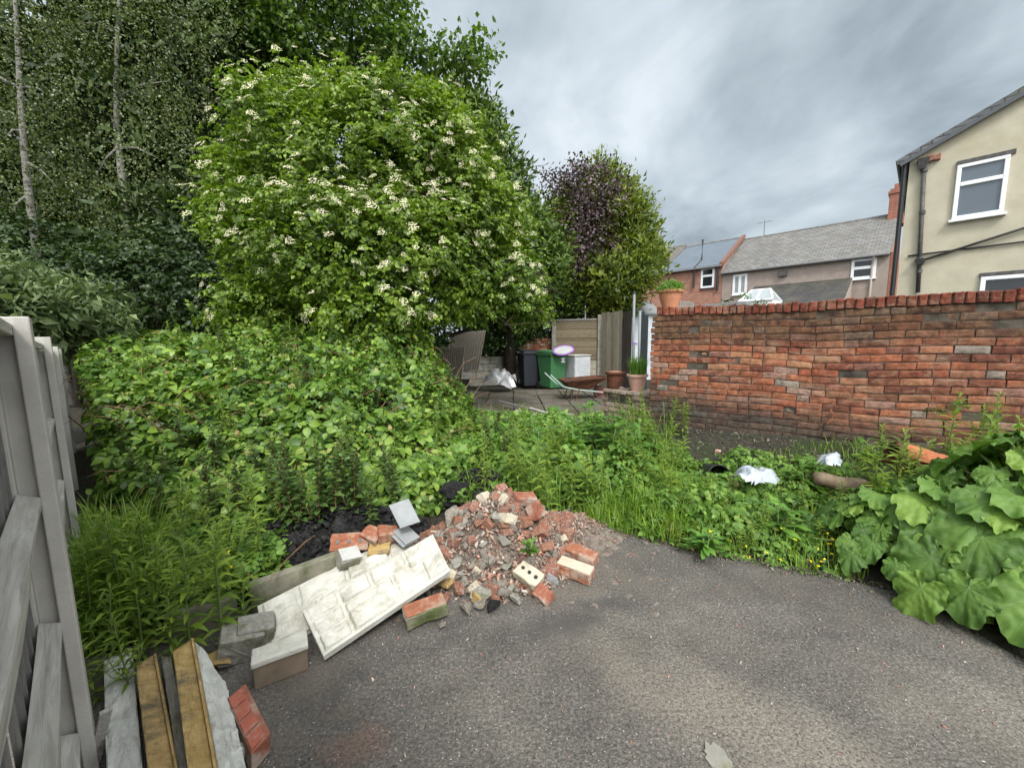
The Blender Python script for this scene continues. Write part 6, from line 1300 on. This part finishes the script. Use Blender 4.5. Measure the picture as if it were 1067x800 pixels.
while k < 46:
    x, y = random.uniform(-5.5,-.5), random.uniform(2.8,5.8); h = bramble_h(x, y)
    if h < .3: continue
    k += 1; s_ = random.uniform(.7,1.1); o = place(protoW if random.random() < .6 else protoN, x, y, s_, 'leafy stalk rising through the bramble leaves', z=h-.38*s_); ggrp(o, 'stalks rising through the brambles')
for _ in range(30):
    px = random.uniform(700,900); py = random.uniform(515,575); ggrp(place_at(protoW, px, py, random.uniform(.3,.5), 'short narrow-leaved weed at the driveway edge below the brick wall', .05), 'short weeds below the brick wall')
for _ in range(26):
    px = random.uniform(905,1067); py = random.uniform(500,560); ggrp(place_at(protoW, px, py, random.uniform(.95,1.3), 'tall narrow-leaved weed growing among the big round leaves', .2), 'tall weeds among the big leaves')
# ---- broad-leaved plants
def big_leaf(L_, Wd, seed, nr_=16, na=64, heart=True, ruffle=.15):
    r = random.Random(seed); ph_ = [r.uniform(0,6.3) for _ in range(4)]; vs = []; fs = []
    for j in range(nr_+1):
        t = j/nr_
        for i in range(na+1):
            a = -PI+2*PI*i/na; aa = abs(a)/PI                   # a=0 tip
            rad = (1-.5*aa**1.2 if heart else 1-.9*aa**.6); 
            if heart: rad *= 1-.5*math.exp(-((aa-1)/.09)**2)
            rad *= 1+(.06*math.sin(5*a+ph_[0])+.045*math.sin(9*a+ph_[1])+.025*math.sin(17*a+ph_[1])+.05*noise.noise(Vector((a*3, seed, 1))))*t
            x = math.sin(a)*rad*t*Wd; y = math.cos(a)*rad*t*L_
            z = ruffle*t*t*math.sin(5*a+ph_[2])*.5*L_ + .07*L_*t**4*math.sin(11*a+ph_[3]) + .045*L_*t**4*math.sin(19*a) - .28*L_*max(0,math.cos(a))*t*t - .1*Wd*t + .05*abs(math.sin(a*4.5))*t*L_ + .045*L_*t*abs(math.sin(t*12+5*abs(math.sin(a*4.5)))) + .06*L_*noise.noise(Vector((x*9/L_, y*9/L_, seed)))*t
            vs.append((x, y, z))
    ii = (np.arange(nr_)[:,None]*(na+1)+np.arange(na)[None]).ravel(); return np.array(vs), np.stack([ii, ii+1, ii+na+2, ii+na+1], 1)
def place_leaf(vf, p, hd, nor, s):
    y = Vector(hd).normalized(); z = Vector(nor).normalized(); x = y.cross(z).normalized(); z = x.cross(y); R_ = np.array([tuple(x), tuple(y), tuple(z)]); return vf[0]*s@R_+np.array(tuple(p)), vf[1]
def big_plant(name, label, cat, c, leaves, m, seed, group=None):
    """leaves: (azimuth deg, reach, height, leaf length, droop)"""
    r = random.Random(seed); e = empty(name, c, label, cat, group); c = Vector(c); parts = []; mb = MB()
    for k, (az, reach, hgt, ll, dr_) in enumerate(leaves):
        a = math.radians(az); o = Vector((math.cos(a), math.sin(a), 0)); p = c+o*reach+Vector((0,0,hgt)); mb.tube([c+o*.02, c+o*reach*.45+Vector((0,0,hgt*.75)), p], [.011,.009,.006], 6)
        hd = o+Vector((0,0,-dr_)); nn = Vector((0,0,1))+o*dr_*.9+Vector((r.gauss(0,.3),r.gauss(0,.3),0)); parts.append(place_leaf(big_leaf(ll, ll*r.uniform(.72,.92), seed*50+k), p, hd, nn, 1))
    v, f = merge(parts); fo = npmesh('foliage', v, f, m, e, smooth=True); at = fo.data.attributes.new('blade', 'FLOAT_VECTOR', 'POINT'); at.data.foreach_set('vector', np.tile(np.array([(-PI+2*PI*i/64, j/16, 0) for j in range(17) for i in range(65)]), (len(v)//1105, 1)).astype(np.float32).ravel()); mb.build('leaf_stalks', M_stem, e, smooth=True); return e
def ring(n, r0, r1, h0, h1, l0, l1, seed, d0=.1, d1=.9, a0=0, a1=360):
    r = random.Random(seed); out = []
    for i in range(n):
        t = (i+.5)/n; az = a0+(a1-a0)*((i*.618+r.uniform(-.05,.05)) % 1); out.append((az, r0+(r1-r0)*t, h1+(h0-h1)*t, l0+(l1-l0)*r.random(), d0+(d1-d0)*t*r.uniform(.7,1.2)))
    return out
for k, (px, py, z0, n, sc_, lab) in enumerate(((905,560,.05,13,.75,'butterbur with big wavy round leaves furthest left of the clump'), (962,575,.05,16,.95,'butterbur in the middle of the clump, leaves reaching the driveway'), (1040,610,.02,18,1.1,'butterbur at the right frame edge drooping onto the asphalt'), (1062,545,.3,14,1.1,'butterbur behind, at the right frame edge under tall weeds'), (1000,540,.15,13,.9,'butterbur behind the middle of the big leaved clump'), (1110,640,.0,15,1.1,'butterbur just outside the right frame edge'))):
    c = G(px, py+14, z0); big_plant('butterbur', lab, 'plant', (c.x, c.y, z0), ring(int(n*3.1), .05*sc_, .5*sc_, .08*sc_, .56*sc_, .08*sc_, .2*sc_, 100+k, .1, 1.5), M_big, 100+k, 'big leaved plants at the driveway edge')
# dock plants: long leaves
def dock(name, label, c, h, n, ll, seed, group=None, m=None, T=None, cat='plant'):
    r = np.random.RandomState(seed); e = empty(name, c, label, cat, group); mb = MB(); P0, Y0, N0, S0 = [], [], [], []
    for s in range(7):
        a = s*2.4+r.uniform(-.3,.3); tip = Vector((math.cos(a)*h*.35*r.rand(), math.sin(a)*h*.35*r.rand(), h*r.uniform(.6,1))); c_ = Vector(c); mb.tube([c_, c_+tip*.5+Vector((tip.x*.1,tip.y*.1,0)), c_+tip], [.008,.006,.003], 6)
        for i in range(n//7): t = .1+.9*r.rand(); b = a+i*2.4; P0.append(tuple(c_+tip*t)); Y0.append((math.cos(b), math.sin(b), .2+.5*t)); N0.append((-.4*math.cos(b),-.4*math.sin(b),1)); S0.append(ll*r.uniform(.6,1.1)*(1.15-.5*t))
    mb.build('stems', M_stem, e, smooth=True); v, f = scatter(T or dockT, np.array(P0), np.array(Y0), np.array(N0), np.array(S0)); npmesh('foliage', v, f, m or M_dock, e, smooth=False); return e
def strap_t(w, droop, n=6, wav=.04, seed=0):
    vs = []; 
    for j in range(n+1):
        t = j/n; ww = w*math.sin(PI*min(1,(t*.92+.08)))**.7*(1-.25*t); ww = 0 if j == n else ww; z = -droop*t*t
        vs += [(-ww, t, z+.06*w*2+wav*math.sin(t*14+seed)), (0, t, z), (ww, t, z+.06*w*2+wav*math.sin(t*13+2+seed))]
    f = []
    for j in range(n):
        a = 3*j; f += [(a,a+3,a+4),(a,a+4,a+1),(a+1,a+4,a+5),(a+1,a+5,a+2)]
    return np.array(vs, float), np.array([q[::-1] for q in f])
dockT = strap_t(.17,.4)
c = G(640, 520, .0); dock('dock_plant', 'tallest broad leaved dock plant standing in the middle of the weed bed', (c.x, c.y+.4, .02), .86, 126, .28, 1)
for k, (px, py, dy, h, ll) in enumerate(((560,510,.3,.55,.22),(530,500,.4,.5,.22),(615,530,.1,.34,.2),(690,505,.4,.52,.22),(655,535,.05,.3,.18),(575,490,.9,.5,.2),(630,480,.8,.5,.22),(500,480,.6,.45,.18),(715,535,.2,.25,.17),(605,500,.2,.45,.22))):
    c = G(px, py, 0); dock('dock_plant', 'broad leaved dock standing among the tall weeds before the patio', (c.x, c.y+dy, .02), h, 60, ll, 60+k, 'docks among the tall weeds')
c = G(668, 520, .0); dock('dock_plant', 'second dock plant just right of the tallest one', (c.x, c.y+.3, .02), .62, 84, .24, 2)
c = G(598, 520, .0); dock('dock_plant', 'dock plant left of the tallest one above the grass', (c.x, c.y+.45, .02), .66, 84, .23, 3)
for k, (px, py, h, ll, lab) in enumerate(((735,575,.14,.15,'low dock rosette at the driveway edge, left of the yellow flowers'), (812,560,.28,.2,'dock plant in front of the plastic bag'), (842,515,.3,.2,'dock plant between the plastic bag and the log'), (880,520,.34,.22,'dock plant below the log'), (905,500,.38,.2,'dock plant in front of the rusty drum'), (700,540,.2,.16,'low dock at the right end of the tall weeds'), (940,505,.4,.24,'dock plant right of the rusty drum mouth'))):
    c = G(px, py, .05); dock('dock_plant', lab, (c.x, c.y, .05), h, 42, ll, 20+k)
for px, py, lab in ((480,520,'young green plant on the upper left of the rubble heap'), (552,572,'small weed sprouting from the rubble heap')):
    c = G(px, py, .25); dock('seedling', lab, (c.x, c.y, c.z-.04), .1, 16, .075, px, T=T2_, m=M_cover)
# ---- grass and ground cover
def grass(name, label, gen, n, l0, l1, w_, m=None, cat='grass'):
    T = strap_t(.5,.0,2,0); P0 = []; Y0 = []; N0 = []; vs = []; fs = []; k = 0; r = random.Random(n)
    for _ in range(n):
        q = gen(r)
        if q is None: continue
        x, y, z, sc_ = q; a = r.uniform(0,6.3); l = r.uniform(l0,l1)*sc_; le = r.uniform(.1,.7); sd = (-math.sin(a), math.cos(a)); o = (math.cos(a), math.sin(a)); b0 = len(vs)
        for t, ww in ((0,.8),(.45,1),(.8,.6)): px_, py_ = x+o[0]*l*le*t*t, y+o[1]*l*le*t*t; z_ = z+l*(t-.3*le*t*t); vs += [(px_-sd[0]*w_*ww/2, py_-sd[1]*w_*ww/2, z_), (px_+sd[0]*w_*ww/2, py_+sd[1]*w_*ww/2, z_)]
        vs.append((x+o[0]*l*le, y+o[1]*l*le, z+l*(1-.35*le))); fs += [(b0,b0+1,b0+3),(b0,b0+3,b0+2),(b0+2,b0+3,b0+5),(b0+2,b0+5,b0+4),(b0+4,b0+5,b0+6)]
    return tag(npmesh(name, np.array(vs), np.array(fs), m or M_grass, smooth=False), label, cat, kind='stuff')
def gpx(x0, x1, y0, y1, cut=None):
    def g(r):
        p = G(r.uniform(x0,x1), r.uniform(y0,y1), .02)
        if p.y < edge_y(p.x)-.015*r.random(): return None
        return (p.x, p.y, ground_h(p.x,p.y), .6+.7*noise.noise(Vector((p.x*3,p.y*3,7)))+.3)
    return g
grass('long_grass', 'long bright grass beside the nearest fence post', gpx(86,170,570,740), 2600, .22,.5,.007)
grass('long_grass', 'long bright grass between the tall weeds and the driveway', gpx(590,720,515,562), 2200, .1,.3,.007)
grass('short_grass', 'short grass and seedheads along the driveway edge below the wall', gpx(640,905,490,600), 4200, .05,.16,.006)
grass('short_grass', 'thin grass in the weed bed before the patio', gpx(480,700,440,545), 2600, .15,.45,.007)
pos = []; nor = []; sz = []; r = random.Random(77)
def cover_h(x, y):
    e_ = y-edge_y(x)
    if e_ < -.01 or y > 6.6: return -1
    q = Vector((x,y,0))-WP; wd = q.dot(WN); s = q.dot(WD)
    if x > 2.0+.25*noise.noise(Vector((x*2,y*2,3))) and y < 2.9: return -1
    if s > -.4 and wd < .62+.2*noise.noise(Vector((x*3,y*3,0))): return -1           # bare dark soil by the wall
    if s <= -.4 and x > .9 and y > 4.9: return -1
    if heap_h(x,y) > .03 and y < 3.3: return -1
    if y > 5.9 and x > .3: return .12
    left = 1-sstep((x-1.0)/.55); h = .06+.24*left*sstep(e_/.9)+.06*sstep(e_/.5); 
    if y > 4.6: h *= 1-.55*sstep((y-4.6)/1.4)
    return h*(1+.9*noise.noise(Vector((x*2.8,y*2.8,9))))
for _ in range(26000):
    x = r.uniform(-1.2,4.6); y = r.uniform(1.6,6.6); h = cover_h(x, y)
    if h < 0 or bramble_h(x, y) > 0 or (x < -.2 and y < 3.1): continue
    z = ground_h(x,y)+h*(1-.75*r.random()**1.5); pos.append((x,y,z)); sz.append(r.choice((.03,.045,.06,.085))*r.uniform(.85,1.2)*(.7+.6*min(1,h/.4)))
pos = np.array(pos); nor = nrm(np.array((0,-.25,1.))[None]+.45*RS.normal(size=(len(pos),3))); sz = np.array(sz); a = RS.rand(len(pos)) < .4
v, f = merge([compound(T1_, pos[a], nor[a], sz[a], 3), compound(T1_, pos[~a], nor[~a], sz[~a]*.8, 5)]); print('cover', len(f))
tag(npmesh('weed_cover', v, f, M_cover, loc=(1.5,3.5,0), smooth=False), 'mixed low weeds covering the soil between driveway, patio and brick wall', 'ground cover', kind='stuff')
# low cover under the left weeds
pos = []; sz = []
for _ in range(5000):
    p = G(r.uniform(80,300), r.uniform(560,740), 0)
    if p.y < edge_y(p.x)+.0: continue
    pos.append((p.x, p.y, r.uniform(.02,.22))); sz.append(r.uniform(.03,.065))
pos = np.array(pos); v, f = compound(T1_, pos, nrm(np.array((0,-.2,1.))[None]+.45*RS.normal(size=(len(pos),3))), np.array(sz), 3)
tag(npmesh('weed_cover', v, f, M_cover, loc=(-2,2.3,0), smooth=False), 'low leafy weeds under the tall stalks beside the left fence', 'ground cover', kind='stuff')
# yellow flowers dotted in the low weeds
M_yel = plain('yellow_petals', (.75,.6,.02), .6, .2, var=.1); pos = []
for _ in range(30): p = G(r.uniform(735,900), r.uniform(545,592), .05); pos.append((p.x, p.y, ground_h(p.x,p.y)+r.uniform(.06,.14)))
for px, py in ((167,595),(238,575),(241,590),(160,520)): pos.append(tuple(G(px, py, .35)))
pos = np.repeat(np.array(pos), 5, 0)+RS.normal(0,.003,(len(pos)*5,3)); v, f = scatter(leaf_t(.4,.1,.0,0), pos, rdir(len(pos))*np.array((1,1,.3)), nrm(np.array((0,-.2,1.))+.3*RS.normal(size=(len(pos),3))), np.full(len(pos), .011)); tag(npmesh('yellow_flowers', v, f, M_yel, smooth=False), 'tiny yellow flowers dotted through the low weeds', 'flowers', kind='stuff')
# weeds growing on the wall face and coping
for px, py, lab in ((975,430,'small weed growing on the brick wall face, left of two'), (1000,425,'small weed growing on the brick wall face, right of two'), (792,318,'little fern rooted in the wall top'), (776,311,'small pale weed on the coping near the pot')):
    s_, z_ = V(px, py, WP+WN*.01, WD); c = WP+WD*s_+WN*.015+Vector((0,0,z_)); shr = empty('wall_weed', c, lab, 'weed'); tuft('foliage', c, .07, 70, .03, M_weeddark, shr, 1)
# dead leaves on the drive
pos = [tuple(G(px,py,.008)) for px,py in ((718,570),(746,572),(965,608),(985,612),(352,612),(290,690))]; pos = np.array(pos); v, f = scatter(leaf_t(.35,.12,.1,2), pos, rdir(len(pos))*np.array((1,1,.1)), nrm(np.array((0,0,1.))+.15*RS.normal(size=(len(pos),3))), np.full(len(pos),.05)); tag(npmesh('dead_leaves', v, f, plain('dead_leaf', (.25,.2,.06), .7, var=.4), smooth=False), 'few yellow brown dead leaves at the driveway edge', 'leaves', kind='stuff')
print('objects', len(bpy.data.objects))
